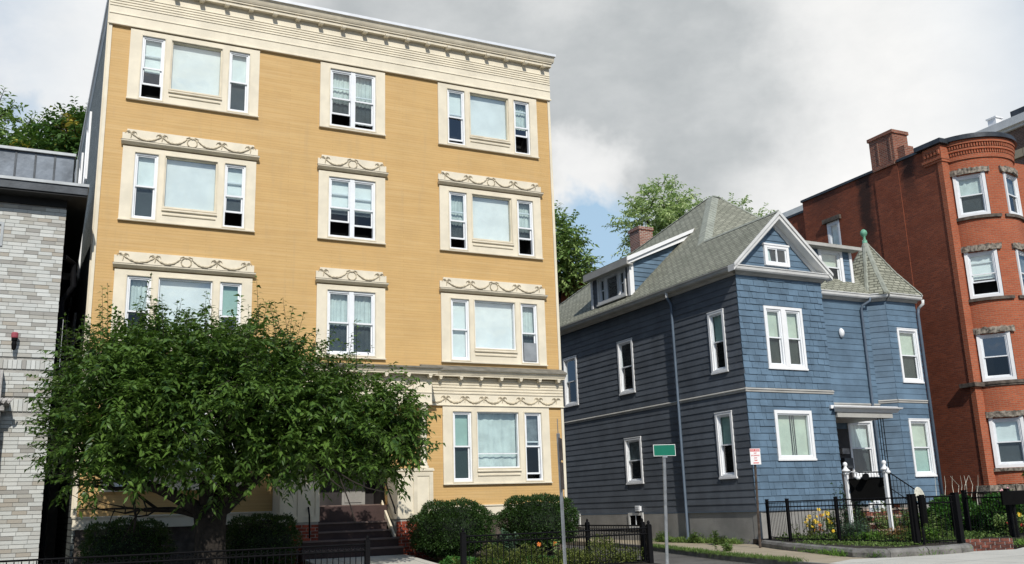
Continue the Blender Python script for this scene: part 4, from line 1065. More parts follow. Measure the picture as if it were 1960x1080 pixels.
w_ = MB(); w_.box(28.16, 29.16, .0, .12, 11.5, 11.68, QS); w_.build('lintel', 'brown_stone', rb_)
w_ = MB(); ring(w_, QS, 28.30, 29.02, 9.3, 11.5, .09, -.1, .0); o = w_.build('window', 'white_paint', rb_); unit(o, QS, 28.39, 28.93, 9.39, 11.41, fill='curtain', cover=.6, low='pane_screen', d=-.02)
# corner pilaster and its stepped cap
w_ = MB(); w_.box(RXS - .03, RXS + .30, 22.92, 23.12, -.3, 12.2); w_.box(RXS + .02, 30.1, 22.97, 23.25, -.3, 12.85); w_.build('pilaster', 'front_brick', rb_)
w_ = MB(); w_.box(RXS - .06, RXS + .36, 22.88, 23.7, 12.2, 12.86); w_.box(RXS - .10, RXS + .34, 22.86, 23.75, 12.3, 12.42)
for k in range(5): w_.box(RXS - .13, RXS - .05, 22.93 + k * .15, 23.0 + k * .15, 12.5, 12.66)
w_.build('pilaster_head', 'front_brick', rb_)
w_ = MB(); w_.box(RXS - .2, RXS + .42, 22.75, 23.95, 12.88, 13.06); w_.build('coping', 'dark_metal', rb_)
for z, h_ in ((3.70, .14),):
    w_ = MB(); w_.box(RXS - .16, RXS + .36, 22.8, 23.45, z, z + h_); w_.build('stone_band', 'brown_stone', rb_)
TCX, TCY, TR = 31.45, 23.4, 1.6
def cy(a, r, z): return Vector((TCX + r * math.cos(R(a)), TCY + r * math.sin(R(a)), z))
def arc_mesh(a0, a1, r0, r1, z0, z1, step=4):
    b = MB(); n = max(1, int(abs(a1 - a0) / step)); vs = []
    for i in range(n + 1):
        a = a0 + (a1 - a0) * i / n; vs += [cy(a, r0, z0), cy(a, r1, z0), cy(a, r1, z1), cy(a, r0, z1)]
    fs = [(4 * i + j, 4 * i + (j + 1) % 4, 4 * i + 4 + (j + 1) % 4, 4 * i + 4 + j) for i in range(n) for j in range(4)] + [(0, 1, 2, 3), (4 * n + 3, 4 * n + 2, 4 * n + 1, 4 * n)]
    return b.add(vs, fs)
WA = [(-163, -122), (-97, -56)]
WZ = [(9.98, 11.58), (6.90, 8.60), (3.88, 5.55), (.85, 2.55)]
w_ = MB(); A_ = sorted({-190.0, 10.0} | {float(v) for w2 in WA for v in w2} | {float(a) for a in range(-190, 10, 6)})
Z_ = sorted({.30, 12.2} | {v for w2 in WZ for v in w2})
for i in range(len(A_) - 1):
    for j in range(len(Z_) - 1):
        am, zm = (A_[i] + A_[i + 1]) / 2, (Z_[j] + Z_[j + 1]) / 2
        if any(a < am < b for a, b in WA) and any(a < zm < b for a, b in WZ): continue
        if A_[i + 1] - A_[i] < .01: continue
        w_.quad(cy(A_[i], TR, Z_[j]), cy(A_[i + 1], TR, Z_[j]), cy(A_[i + 1], TR, Z_[j + 1]), cy(A_[i], TR, Z_[j + 1]))
tw = w_.build('tower_wall', 'front_brick', rb_)
ul = tw.data.uv_layers[0].data
for p in tw.data.polygons:      # unroll the bricks round the tower
    for li in p.loop_indices:
        v = tw.data.vertices[tw.data.loops[li].vertex_index].co + Vector((31, 23, -1.2))
        ul[li].uv = (math.atan2(v.y - TCY, v.x - TCX) % (2 * PI) * TR, v.z)
def arcpart(name, m, *a, **k):
    o = arc_mesh(*a, **k).build(name, m, rb_)
    if 'brick' in m:
        ul = o.data.uv_layers[0].data
        for p in o.data.polygons:
            for li in p.loop_indices:
                v = o.data.vertices[o.data.loops[li].vertex_index].co + Vector((31, 23, -1.2))
                ul[li].uv = (math.atan2(v.y - TCY, v.x - TCX) % (2 * PI) * TR, v.z + math.hypot(v.y - TCY, v.x - TCX))
    return o
for z0, z1, e in ((12.2, 12.36, .05), (12.36, 12.52, .03), (12.52, 12.60, .10), (12.60, 12.78, .06), (12.78, 12.93, .15)): arcpart('brick_course', 'front_brick', -190, 10, TR - .1, TR + e, z0, z1)
arcpart('tower_cornice', 'dark_metal', -190, 10, TR - .4, TR + .24, 12.93, 13.04); arcpart('tower_cornice', 'dark_metal', -190, 10, TR - .4, TR + .20, 13.04, 13.12)
for z0, z1, e, nn in ((12.38, 12.50, .075, 60), (12.63, 12.76, .12, 60)):
    b = MB()
    for i in range(nn):
        a = -186 + 192 * i / nn; vs = [cy(a + da, rr_, z) for da in (0, 1.7) for rr_ in (TR, TR + e) for z in (z0, z1)]
        b.add(vs, [(0, 1, 3, 2), (4, 6, 7, 5), (0, 4, 5, 1), (2, 3, 7, 6), (0, 2, 6, 4), (1, 5, 7, 3)])
    b.build('dentils', 'front_brick', rb_)['kind'] = 'stuff'
r_ = np.random.RandomState(5)
def roughblock(a0, a1, z0, z1, e, nm, m='rough_stone'):
    b = arc_mesh(a0, a1, TR - .05, TR + e, z0, z1, 2.5)
    b.v = [(x + r_.normal(0, .012), y + r_.normal(0, .012), z + r_.normal(0, .014)) for x, y, z in b.v]
    b.build(nm, m, rb_)
for (z0, z1) in WZ:
    for (a0, a1) in WA:
        roughblock(a0 - 5, a1 + 5, z1 + .04, z1 + .25, .09, 'lintel')
        ch = cy(a0, TR - .10, 0), cy(a1, TR - .10, 0); u = (ch[1] - ch[0]); L = math.hypot(u.x, u.y); mid_ = cy((a0 + a1) / 2, 1, 0) - Vector((TCX, TCY, 0))
        fr = Frame((ch[0].x, ch[0].y), (u.x, u.y), (mid_.x, mid_.y))
        b = MB(); ring(b, fr, -.02, L + .02, z0, z1 + .06, .11, .02, .14); o = b.build('window', 'white_paint', rb_)
        k = WZ.index((z0, z1)); first = a0 < -150
        fl = [('curtain', 1, 'pane_screen', 0), ('blind_white', .62, 'pane', .6), ('blind_white', .0, 'pane_screen', 0), ('blind_white', 1, 'pane_screen', 0)][k]
        unit(o, fr, .09, L - .09, z0 + .11, z1 - .05, gap=fl[3] if first else 0, fill=fl[0] if first else 'curtain_grey', cover=fl[1], low=fl[2], d=.10, up='pane_sky' if k == 2 else 'pane')
    nm = arcpart('sill', 'brown_stone' if z0 > 1 else 'rough_stone', -172, -110, TR - .05, TR + .08, z0 - .12, z0 - .01); arcpart('sill', 'brown_stone', -104, -50, TR - .05, TR + .08, z0 - .12, z0 - .01)
arcpart('stone_band', 'brown_stone', -190, 10, TR - .05, TR + .05, 3.70, 3.76)
w_ = MB()
for row, (z0, z1) in enumerate(((.0, .28), (-.33, -.02), (-.7, -.35), (-1.2, -.72))):
    a = -190 + (0 if row % 2 else -12)
    while a < 0:
        b_ = a + r_.uniform(22, 38); roughblock(a + .4, b_ - .4, z0 + .01, z1 - .01, .10 + r_.uniform(0, .03), 'foundation_stone'); a = b_
    q = MB(); q.box(RXS - .12, RXS + .5, 22.84, 23.4, z0 + .01, z1 - .01)
    q.v = [(x + r_.normal(0, .012), y + r_.normal(0, .012), z) for x, y, z in q.v]; q.build('foundation_stone', 'rough_stone', rb_)
w_ = MB(); w_.box(33.0, 38, 23.3, 23.6, -1.3, 12.9); w_.build('front_wall', 'front_brick', rb_)
w_ = MB(); w_.box(RXS + .3, 38, 23.4, 45, 12.5, 12.6); w_.build('roof', 'roof_cap', rb_)

# ================================================================= tall brick block behind it
fb = thing('brick_block', (40, 28, -1.2), 'brown brick block with pale cornice rising behind the round tower', 'apartment building')
w_ = MB(); w_.box(36, 48, 22.5, 40, -1.2, 15.1); w_.build('wall', 'far_brick', fb)
w_ = MB(); w_.box(35.7, 48.3, 22.2, 40.3, 15.1, 15.45); w_.box(35.85, 48.1, 22.35, 40.2, 14.98, 15.1); w_.build('cornice', 'light_trim', fb)
w_ = MB(); w_.box(35.9, 48.1, 22.4, 40.1, 13.7, 14.05); w_.build('belt_course', 'tan_walk', fb)
w_ = MB(); w_.box(36.4, 40, 21.8 + 1.2, 24.6, 15.45, 16.0); w_.build('penthouse', 'dark_metal', fb)
w_ = MB(); w_.box(36.1, 36.5, 25.1, 25.5, 15.45, 15.9); w_.box(36.05, 36.55, 25.05, 25.55, 15.9, 15.96); w_.build('roof_vent', 'white_paint', fb)
for y in (23.6, 26.5):
    MB().box(35.98, 36.02, y, y + 1, 11.5, 13.3).build('window', 'pane_screen', fb)
ob = thing('rear_brick_house', (27, 47, -1), 'orange brick house with red roof edge seen between the yellow and blue houses', 'house')
w_ = MB(); w_.box(23.8, 28.5, 45, 52, -1, 11.9); w_.build('wall', 'front_brick', ob)
w_ = MB(); w_.box(23.5, 28.8, 44.7, 52.3, 11.9, 12.35); w_.build('cornice', 'red_brick', ob)
w_ = MB()
for k in range(8): w_.box(26.1, 26.3, 44.9, 45.0, 10.3 + k * .2, 10.36 + k * .2)
w_.build('iron_ladder', 'black_iron', ob)

# ================================================================= grey facing-brick house on the left
KL = 1.062
lb = thing('grey_brick_house', (-3, 22.3, -1.4), 'grey facing brick building with dark metal mansard at the left edge', 'building')
lb['_k'] = KL
LF = Frame((0, 21), (1, 0), (0, -1))
w_ = MB(); w_.box(-8, -.012, 21.016, 34, -1.5, 6.5); w_.build('wall', 'mortar', lb)
w_ = MB(); w_.box(-8, -2.05, 21.0, 21.015, -1.5, 6.42); w_.build('wall', 'plain_greybrick', lb)
full = MB().box(0, .252, 20.985, 21.017, 0, .070); shared = {}
cnt = 0; mass = MB(); hb = .0785
nrow = int((6.42 + 1.45) / hb)
items = []
soldier = [(2.18, 2.42), (3.02, 3.20)]
for row in range(nrow):
    z = -1.45 + row * hb
    if any(z + .07 > a - .03 and z < b for a, b in soldier): continue
    x = -.012 - (.0 if row % 2 else .13) - (.258 if 0 else 0)
    off_ = rnd.choice([0, .06, .13, .19]) if row % 2 else rnd.choice([0, .05, .1])
    xe = 0.0; x = xe - .258 + off_
    while x > -2.05:
        a, b = max(x, -2.04), min(x + .252, xe)
        if b - a > .04: items.append((a, b, z, z + .070))
        x -= .258
for (a_, b_) in soldier:
    x = -.004
    while x > -2.0:
        items.append((x - .078, x - .004, a_, b_)); x -= .082
items.sort(key=lambda t_: (t_[0] < -.62) * 10 + abs(t_[2] - 1.5))
for a, b, z0, z1 in items:
    dp = rnd.choice([.0, .002, .004, .007])
    if cnt < 297:
        key = (round(b - a, 3), round(z1 - z0, 3), dp)
        if key in shared:
            o = shared[key].copy(); C.objects.link(o); o.location = (a * KL, 0, z0 * KL)
        else:
            o = MB().box(0, b - a, 20.988 - dp, 21.017, 0, z1 - z0).build('brick', 'facing_brick', lb, off=(0, 0, 0)); 
            # mesh is stored for x=0,z=0; shift to place
            shared[key] = o; o.location = (a * KL, 0, z0 * KL)
        cnt += 1
    else: mass.box(a, b, 20.988 - dp, 21.017, z0, z1)
mass.build('brickwork', 'facing_brick_mass', lb)['kind'] = 'stuff'
w_ = MB(); w_.box(-8, .0, 20.95, 21.0, 6.43, 6.58); w_.build('frieze_board', 'black_soffit', lb)
w_ = MB(); w_.box(-8, .36, 20.58, 34, 6.58, 6.62); w_.build('soffit', 'black_soffit', lb)
w_ = MB(); w_.box(-8, .37, 20.55, 34, 6.62, 6.79); w_.build('fascia', 'dark_metal', lb)
w_ = MB(); w_.box(-8, .39, 20.52, 34, 6.79, 6.85); w_.build('gutter', 'grey_metal', lb)
w_ = MB(); w_.box(-8, .07, 21.3, 33.5, 6.85, 7.68); mn = w_.build('mansard', 'mansard_metal', lb)
x = -.30
for k in range(8):
    w_ = MB(); w_.box(x - .018, x + .018, 21.27, 21.3, 6.85, 7.68); w_.build('seam', 'dark_metal', mn); x -= .37
x = .055; prev = None
xs = [.055, -.30, -.67, -1.04, -1.41, -1.78]
for k in range(5):
    w_ = MB(); w_.box(xs[k + 1] + .022, xs[k] - .02 if k else .065, 21.285, 21.3, 6.87, 7.66); w_.build('metal_panel', 'mansard_metal', mn)
w_ = MB(); w_.box(-8, .10, 21.22, 33.6, 7.68, 7.74); w_.build('parapet_cap', 'grey_metal', lb)
w_ = MB(); w_.tube([(.04, 21.3, 5.45), (.22, 21.6, 5.4), (.24, 21.62, 4.9), (.05, 21.7, 4.6), (.05, 21.72, -1.2)], .06, 8); w_.build('downspout', 'black_iron', lb)
w_ = MB(); ring(w_, LF, -1.9, -1.12, 3.9 + 1.6, 6.0, .05, 0, .04); w_.build('window', 'grey_metal', lb)
# stone doorway at the picture edge
w_ = MB(); w_.box(-1.9, -.86, 20.62, 20.98, -1.5, 2.15); w_.box(-1.9, -.80, 20.56, 20.98, 2.15, 2.26); o = w_.build('door_surround', 'carved_stone', lb)
w_ = MB(); w_.tube([(-1.95, 20.55, 2.33), (-.70, 20.55, 2.33)], .055, 8); w_.box(-1.95, -.72, 20.58, 20.98, 2.27, 2.36)
for k in range(14): w_.tube([(-1.9 + k * .09, 20.50, 2.28), (-1.86 + k * .09, 20.48, 2.33), (-1.83 + k * .09, 20.52, 2.38)], .016, 5)
w_.build('carved_ledge', 'carved_stone', lb)
w_ = MB(); w_.box(-1.9, -.88, 20.7, 20.98, 2.37, 2.95); w_.box(-1.9, -1.0, 20.75, 20.98, 2.95, 3.05); w_.build('parapet_block', 'carved_stone', lb)
w_ = MB(); w_.tube([(-.74, 20.98, 3.42), (-.74, 20.86, 3.42), (-.74, 20.84, 3.50)], .02, 6); w_.lathe((-.74, 20.84, 3.36), [(0, 0), (.035, .02), (.05, .12), (.04, .18), (.055, .2), (.055, .25)], 10); wl = w_.build('wall_lamp', 'black_iron', lb)
w_ = MB(); w_.lathe((-.74, 20.84, 3.61), [(.06, 0), (.065, .02), (.065, .09), (.05, .11), (0, .11)], 12); w_.build('lamp_cap', 'lamp_red', wl)
rs = thing('rear_shed', (.6, 33, -1.4), 'grey rendered outbuilding at the end of the dark passage left of the yellow house', 'outbuilding')
w_ = MB(); w_.box(-.6, .6, 31, 33, -1.4, 3.4); w_.build('wall', 'concrete_base', rs)
w_ = MB(); w_.box(-.7, .4, 30.9, 33.1, 3.4, 3.5); w_.build('roof', 'dark_metal', rs)

# ================================================================= ground
def draped(name, poly, m, dz, n=1, kind='structure', thick=.0):
    b = MB(); pts_ = [(x, y, gz(x, y) + dz) for x, y in poly]
    if thick: b.slab(pts_, (0, 0, -thick))
    else: b.quad(*pts_)
    o = b.build(name, m); o['kind'] = kind
    return o
b = MB(); xs = [-400, -150, -60, -25, -12, -5, 2, 8, 14, 20, 26, 34, 60, 150, 400]; ys = [-400, -150, -60, -20, -5, 0, 5, 10, 15, 20, 25, 30, 35, 40, 60, 150, 400]
vs = [(x, y, gz(x, y) - .16) for x in xs for y in ys]; ny = len(ys)
b.add(vs, [(i * ny + j, (i + 1) * ny + j, (i + 1) * ny + j + 1, i * ny + j + 1) for i in range(len(xs) - 1) for j in range(ny - 1)])
o = b.build('ground', 'soil'); o['kind'] = 'structure'
edge = [(16.85, 27.5), (16.48, 24.59), (15.68, 21.62), (15.07, 19.14), (14.78, 17.33), (14.57, 16.24), (14.4, 14.5), (14.3, 12.5), (14.3, 9.0)]
draped('side_street', [(12.95, 60), (12.95, 17.4), (12.9, 9.0)] + edge[::-1] + [(17.4, 60)], 'asphalt', -.12)
draped('street', [(-60, 9.0), (90, 9.0), (90, -2), (-60, -2)], 'asphalt', -.12)
draped('pavement', [(-60, 11.0), (12.7, 11.0), (12.8, 17.6), (-60, 17.6)], 'pale_walk', 0, thick=.13)
kerbpath = [(17.95, 22.0), (17.70, 21.08), (17.08, 19.51), (16.48, 17.49), (16.09, 16.18), (16.36, 15.36), (17.24, 15.12), (18.08, 14.97), (18.57, 15.07)]
draped('side_pavement', [(18.3, 45), (18.4, 22.0)] + kerbpath[1:5] + [(16.2, 15.3), (14.62, 15.2), (14.75, 16.24), (14.96, 17.33), (15.25, 19.14), (15.86, 21.62), (16.66, 24.59), (17.03, 27.5), (17.5, 45)], 'tan_walk', .0, thick=.13)
draped('pavement', [(14.6, 15.35), (15.6, 15.75), (16.4, 15.42), (17.24, 15.2), (18.57, 15.1), (19.45, 14.7), (20.2, 15.0), (60, 14.9), (60, 9.2), (14.5, 9.2)], 'pale_walk', .006, thick=.13)
b = MB()
for i in range(len(edge) - 1):
    (x0, y0), (x1, y1) = edge[i], edge[i + 1]
    b.slab([(x0, y0, gz(x0, y0) + .004), (x1, y1, gz(x1, y1) + .004), (x1 + .16, y1, gz(x1, y1) + .004), (x0 + .16, y0, gz(x0, y0) + .004)], (0, 0, -.2))
o = b.build('kerb', 'kerb_stone'); o['kind'] = 'structure'
# raised garden behind the stone edging of the corner house; lawn and beds of the yellow house
gpoly = [(18.35, 22.0)] + [(x + .12, y + .12) for x, y in kerbpath[1:]] + [(19.4, 16.1), (20.3, 15.7), (34, 15.6), (34, 23), (18.35, 22.2)]
b = MB(); b.slab([(x, y, gz(x, y) + .15) for x, y in gpoly], (0, 0, -.3)); o = b.build('garden_ground', 'soil'); o['kind'] = 'structure'
b = MB(); b.slab([(-1, 17.7, -1.32), (12.1, 17.7, -1.25), (12.1, 23, -1.05), (-1, 23, -1.08)], (0, 0, -.3)); o = b.build('front_garden', 'soil'); o['kind'] = 'structure'
b = MB(); b.slab([(5.35, 21.75, -.95), (7.72, 21.75, -.95), (7.72, 17.6, -1.22), (5.35, 17.6, -1.25)], (0, 0, -.2)); o = b.build('front_path', 'pale_walk'); o['kind'] = 'structure'
eds = thing('stone_edging', (17, 18, gz(17, 18)), 'low rounded grey stone edging curving round the corner garden', 'edging')
kp = kerbpath
for i in range(1, len(kp) - 1):
    a = Vector((kp[i][0], kp[i][1], gz(*kp[i]))); e = Vector((kp[i + 1][0], kp[i + 1][1], gz(*kp[i + 1]))); L = (e - a).length; n = max(1, round(L / 1.0)); d = (e - a) / n
    for k in range(n):
        p = a + d * k; q = a + d * (k + .985); s = Vector((-d.y, d.x, 0)).normalized()
        if s.dot(Vector((1, .8, 0))) < 0: s = -s
        pr_ = [(0, -.05), (-.01, .10), (.03, .16), (.12, .185), (.2, .17), (.22, -.05)]
        b = MB(); na = len(pr_)
        vv = []
        for t_ in (0, .33, .66, 1):
            c = p.lerp(q, t_) + s * rnd.uniform(-.012, .012); vv += [c + s * u + Vector((0, 0, z + rnd.uniform(-.008, .008))) for u, z in pr_]
        fs = [tuple(range(na)), tuple(range(4 * na - 1, 3 * na - 1, -1))] + [(j * na + m_, j * na + (m_ + 1) % na, (j + 1) * na + (m_ + 1) % na, (j + 1) * na + m_) for j in range(3) for m_ in range(na)]
        b.add(vv, fs).build('edging_stone', 'kerb_stone', eds)
# low brick wall
bw = thing('low_brick_wall', (19.8, 15.7, gz(19.8, 15.7)), 'low dark brick wall with mossy top beside the gate at the right', 'wall')
A_, B_ = Vector((19.46, 15.98, 0)), Vector((20.22, 15.32, 0)); U_ = (B_ - A_); L_ = U_.length; WFm = Frame((A_.x, A_.y), (U_.x, U_.y), (U_.y, -U_.x))
w_ = MB(); w_.box(.0, L_, -.22, -.012, -1.36, -1.035, WFm); w_.build('core', 'mortar', bw)
for row in range(4):
    z = -1.30 + row * .071; x = -.1 if row % 2 else 0
    while x < L_:
        a, b_ = max(0, x), min(L_, x + .2)
        if b_ - a > .03: MB().box(a + .005, b_ - .005, -.03, 0, z, z + .06, WFm).build('brick', 'old_brick', bw)
        x += .21
# ================================================================= fences
def fence(name, path, label, cat, group, h=1.0, base=None, step=.115, rails=(.06, -.02, -.17), picket=.009, post=.035, posts=None, topz=None, rings=False, cap=True, pick_top=-.02):
    """path: list of (x,y); rails are given from the top"""
    z0 = (base(*path[0]) if base else gz(*path[0]))
    t = thing(name, (path[0][0], path[0][1], z0), label, cat, group)
    pm = None; po_ = None; rm = None
    for i in range(len(path) - 1):
        a, b_ = Vector((*path[i], 0)), Vector((*path[i + 1], 0)); L = (b_ - a).length; n = max(2, int(L / step))
        za = base(*path[i]) if base else gz(*path[i]); zb = base(*path[i + 1]) if base else gz(*path[i + 1])
        ta = topz if topz is not None else za + h; tb = topz if topz is not None else zb + h
        for rr_ in rails:
            q = MB(); q.tube([(a.x, a.y, ta + rr_), (b_.x, b_.y, tb + rr_)], .016, 4); q.build('rail', 'black_iron', t)
        q = MB(); q.tube([(a.x, a.y, za + .12), (b_.x, b_.y, zb + .12)], .014, 4); q.build('rail', 'black_iron', t)
        for k in range(1, n):
            p = a.lerp(b_, k / n); zt = ta + (tb - ta) * k / n; zl = za + (zb - za) * k / n
            if pm is None:
                q = MB(); q.tube([(p.x, p.y, zl + .04), (p.x, p.y, zt + pick_top)], picket, 4); pm = q.build('picket', 'black_iron', t); p0 = Vector((p.x, p.y, zt))
            else: again(pm, p.x - p0.x, p.y - p0.y, zt - p0.z)
            if rings and k < n:
                p2 = a.lerp(b_, (k + .5) / n); zt2 = ta + (tb - ta) * (k + .5) / n
                if rm is None:
                    q = MB(); dv = (b_ - a).normalized(); q.tube([Vector((p2.x, p2.y, zt2 - .10)) + dv * .035 * math.cos(w * PI / 5) + Vector((0, 0, .035 * math.sin(w * PI / 5))) for w in range(11)], .006, 4, False); rm = q.build('ring', 'black_iron', t); r0 = Vector((p2.x, p2.y, zt2))
                else: again(rm, p2.x - r0.x, p2.y - r0.y, zt2 - r0.z)
        ends = [i] + ([i + 1] if i == len(path) - 2 else [])
        for j in ends:
            if posts and j not in posts: continue
            x, y = path[j]; zz = za if j == i else zb; tt = ta if j == i else tb
            q = MB(); q.box(x - post, x + post, y - post, y + post, zz - .1, tt + .06)
            if cap: q.lathe((x, y, tt + .06), [(post * 1.3, 0), (post * 1.3, .015), (post * .5, .03), (post * .7, .05), (post * .6, .08), (0, .11)], 8)
            else: q.box(x - post * 1.15, x + post * 1.15, y - post * 1.15, y + post * 1.15, tt + .06, tt + .075)
            q.build('post', 'black_iron', t)
    return t
yg = lambda x, y: -1.32
fence('iron_fence', [(-.9, 18), (5.62, 18)], 'black iron garden fence in deep shade left of the front path, under the tree', 'fence', 'iron fences of the yellow house', base=yg, topz=-.56, rails=(0, -.12), rings=True, post=.045, step=.11)
fence('iron_fence', [(7.60, 18), (12.02, 18)], 'black iron garden fence on the street side right of the front path', 'fence', 'iron fences of the yellow house', base=yg, topz=-.50, rails=(0, -.12), rings=True, post=.05, step=.125)
fence('iron_fence', [(12.06, 18.3), (12.1, 20.8), (12.15, 22.9)], 'black iron garden fence running back beside the side street to the yellow house', 'fence', 'iron fences of the yellow house', base=yg, topz=-.45, rails=(0, -.12), rings=True, post=.045, step=.11)
gg = lambda x, y: gz(x, y) + .10
fence('garden_fence', [(18.42, 21.54), (17.88, 20.11), (17.98, 18.44), (18.0, 16.15)], 'black picket fence in front of the blue house between its corner and the gate', 'fence', 'fences of the corner garden', base=gg, topz=-.035, rails=(0, -.14), step=.115, cap=False)
fence('garden_gate', [(18.06, 16.12), (18.88, 15.62)], 'black picket gate between two thick posts right of the white signposts', 'gate', 'fences of the corner garden', base=gg, topz=-.03, rails=(0, -.14), step=.09, cap=False, post=.06)
fence('garden_fence', [(21.61, 17.59), (21.06, 15.93), (23.6, 15.6), (26, 15.4)], 'black picket fence above the low brick wall at the right edge', 'fence', 'fences of the corner garden', base=gg, topz=.03, rails=(0, -.13), step=.11, cap=False, post=.05)
def board(name, x, y, w, z0, z1, label, cat, m='black_wood', ang=.2, post=None):
    f = Frame((x, y), (math.cos(ang), math.sin(ang)), (math.sin(ang), -math.cos(ang)))
    t = thing(name, (x, y, gg(x, y)), label, cat)
    b = MB(); b.box(-w / 2, w / 2, .0, .05, z0, z1, f); b.build('panel', m, t)
    b = MB(); b.tube([f(0, -.05, gg(x, y)), f(0, -.05, z1 - .02)], .03, 6); b.build('post', 'black_iron', t)
    return t
board('sign_board', 18.15, 15.95, .20, -.62, .02, 'tall narrow black board on the left gate post', 'board', ang=.35)
board('sign_board', 20.2, 16.8, .26, -.75, .03, 'tall black board standing behind the middle of the gate', 'board', ang=.35)
board('sign_board', 21.0, 15.7, .85, -.28, .03, 'wide black board on a post above the low brick wall at the right edge', 'board', ang=-.1)
# white posts with the black board between
def finial_post(x, y, label, arm):
    t = thing('white_post', (x, y, gg(x, y)), label, 'signpost', 'white turned posts holding the black board')
    z = gg(x, y)
    b = MB(); b.box(x - .04, x + .04, y - .04, y + .04, z, .68); b.build('shaft', 'white_paint', t)
    b = MB(); b.box(x - .055, x + .055, y - .055, y + .055, .60, .64); b.lathe((x, y, .68), [(.10, 0), (.115, .02), (.07, .06), (.045, .09), (.04, .11), (.03, .12), (.055, .16), (.06, .19), (.045, .23), (0, .25)], 14); b.build('finial', 'white_paint', t, smooth=True)
    return t
P1x, P1y, P2x, P2y = 18.98, 18.99, 19.58, 18.24
pa = finial_post(P1x, P1y, 'left white post with ball top beside the black board', 1); pb = finial_post(P2x, P2y, 'right white post with ball top and spotlight arm', -1)
sb = thing('notice_board', ((P1x + P2x) / 2, (P1y + P2y) / 2, gg(19.3, 18.6)), 'blank black board hung between the two white posts', 'sign')
du = Vector((P2x - P1x, P2y - P1y, 0)); Ls = du.length; SFm = Frame((P1x, P1y), (du.x, du.y), (du.y, -du.x))
w_ = MB(); w_.box(.06, Ls - .06, -.02, .03, -.09, .47, SFm); w_.build('panel', 'black_wood', sb)
w_ = MB(); w_.box(.05, Ls - .05, -.04, .05, .47, .49, SFm); w_.build('top_rail', 'black_wood', sb)
def spot(x0, u, d, z, label, post_u):
    f = SFm; t = thing('spotlight', tuple(f(post_u, .05, .62)), label, 'lamp', 'garden spotlights on the white posts')
    b = MB(); b.tube([f(post_u, .05, .62), f((post_u + u) / 2, .22, .66), f(u, .3, z + .12)], .012, 6); b.build('arm', 'white_paint', t)
    p = f(u, .3, z); b = MB(); b.lathe(tuple(p), [(.0, -.05), (.04, -.045), (.06, -.02), (.06, .01), (.03, .05), (.02, .10), (0, .11)], 12); b.build('lamp_head', 'white_paint', t, smooth=True)
spot(0, .32, .3, .50, 'white spotlight on a thin arm from the left white post', .0)
spot(0, Ls + .1, .3, .62, 'white spotlight bent up beside the right white post', Ls)
w_ = MB(); f = SFm; w_.tube([f(.50, .30, .52), f(.50, .08, .54)], [.085, .075], 16); o = tag(w_.build('spotlight_drum', 'black_iron'), 'round black drum lamp resting on the black board top', 'lamp'); recentre(o, f(.52, .2, .42))
w_ = MB(); w_.box(-.22, .22, 0, .02, -.42, -.16, Frame((21.95, 21.0), (1, 0), (0, -1))); o = tag(w_.build('white_placard', 'white_paint'), 'blank white placard below the black board in front of the brick steps', 'placard'); recentre(o, (21.95, 21.0, -.42))
w_ = MB(); w_.lathe((0, 0, 0), [(0, 0), (.2, 0), (.22, .02), (.2, .04), (0, .045)], 20)
w_.v = [(23.05 + x * .9, 20.3 - z * .9 + y * .2, -.0 + y * 1.15) for x, y, z in w_.v]; 
dsh = thing('round_sign', (23.05, 20.3, -1.0), 'round pale board on a stake beside the stair rail', 'board')
w_.build('disc', 'hydrangea', dsh); w_ = MB(); w_.tube([(23.05, 20.34, -1.0), (23.05, 20.32, 0)], .02, 6); w_.build('stake', 'black_iron', dsh)
# ================================================================= street signs
gs_ = thing('street_sign', (9.54, 13.91, -1.4), 'blank green street name sign on a galvanized pole before the blue house', 'sign')
w_ = MB(); w_.tube([(9.61, 13.93, -1.45), (9.54, 13.67, .80)], .028, 10); w_.build('pole', 'galvanized', gs_)
GFm = Frame((9.54, 13.65), (.95, -.31), (-.31, -.95))
w_ = MB(); w_.box(-.195, .195, 0, .006, .80, .995, GFm); pn = w_.build('plate', 'sign_white', gs_)
w_ = MB(); w_.box(-.187, .187, .006, .008, .808, .987, GFm); w_.build('sign_face', 'sign_green', pn)
w_ = MB(); w_.box(-.04, .04, -.02, .02, .775, .81, GFm); w_.build('clamp', 'galvanized', gs_)
ps = thing('sign_pole', (6.56, 11.9, -1.45), 'leaning grey channel post with two plates seen edge on before the yellow house corner', 'sign pole')
w_ = MB()
pA, pB = Vector((6.56, 11.92, -1.48)), Vector((6.31, 11.52, .99)); 
w_.tube([pA, pB], .026, 6); w_.tube([pB, pB + (pB - pA).normalized() * .2], .006, 5); w_.build('pole', 'galvanized', ps)
dP = (pB - pA).normalized()
vd = Vector((pB.x, pB.y, 0)).normalized(); 
for k, (s0, s1) in enumerate(((1.75, 2.12), (2.15, 2.45))):
    a = pA + dP * s0 + Vector((.012, -.02, 0)); b_ = pA + dP * s1 + Vector((.012, -.02, 0))
    f1 = vd * .15 + Vector((.02, -.01, 0))
    w_ = MB(); w_.slab([a - f1, a + f1, b_ + f1, b_ - f1], (.006, -.004, 0)); w_.build('plate', 'rusty_steel', ps)
tz_ = thing('parking_sign', (17.39, 20.77, gz(17.39, 20.77)), 'white tow zone parking sign with red band on a rusty post by the blue house', 'sign')
w_ = MB(); w_.tube([(17.39, 20.77, -1.25), (17.41, 20.68, 1.30)], .035, 6); w_.build('post', 'rusty_steel', tz_)
TF = Frame((17.39, 20.63), (.96, -.27), (-.27, -.96))
tu0, tu1, tz0, tz1 = -.15, .15, .965, 1.395
w_ = MB(); w_.box(tu0, tu1, 0, .006, tz0, tz1, TF); tp = w_.build('plate', 'sign_white', tz_)
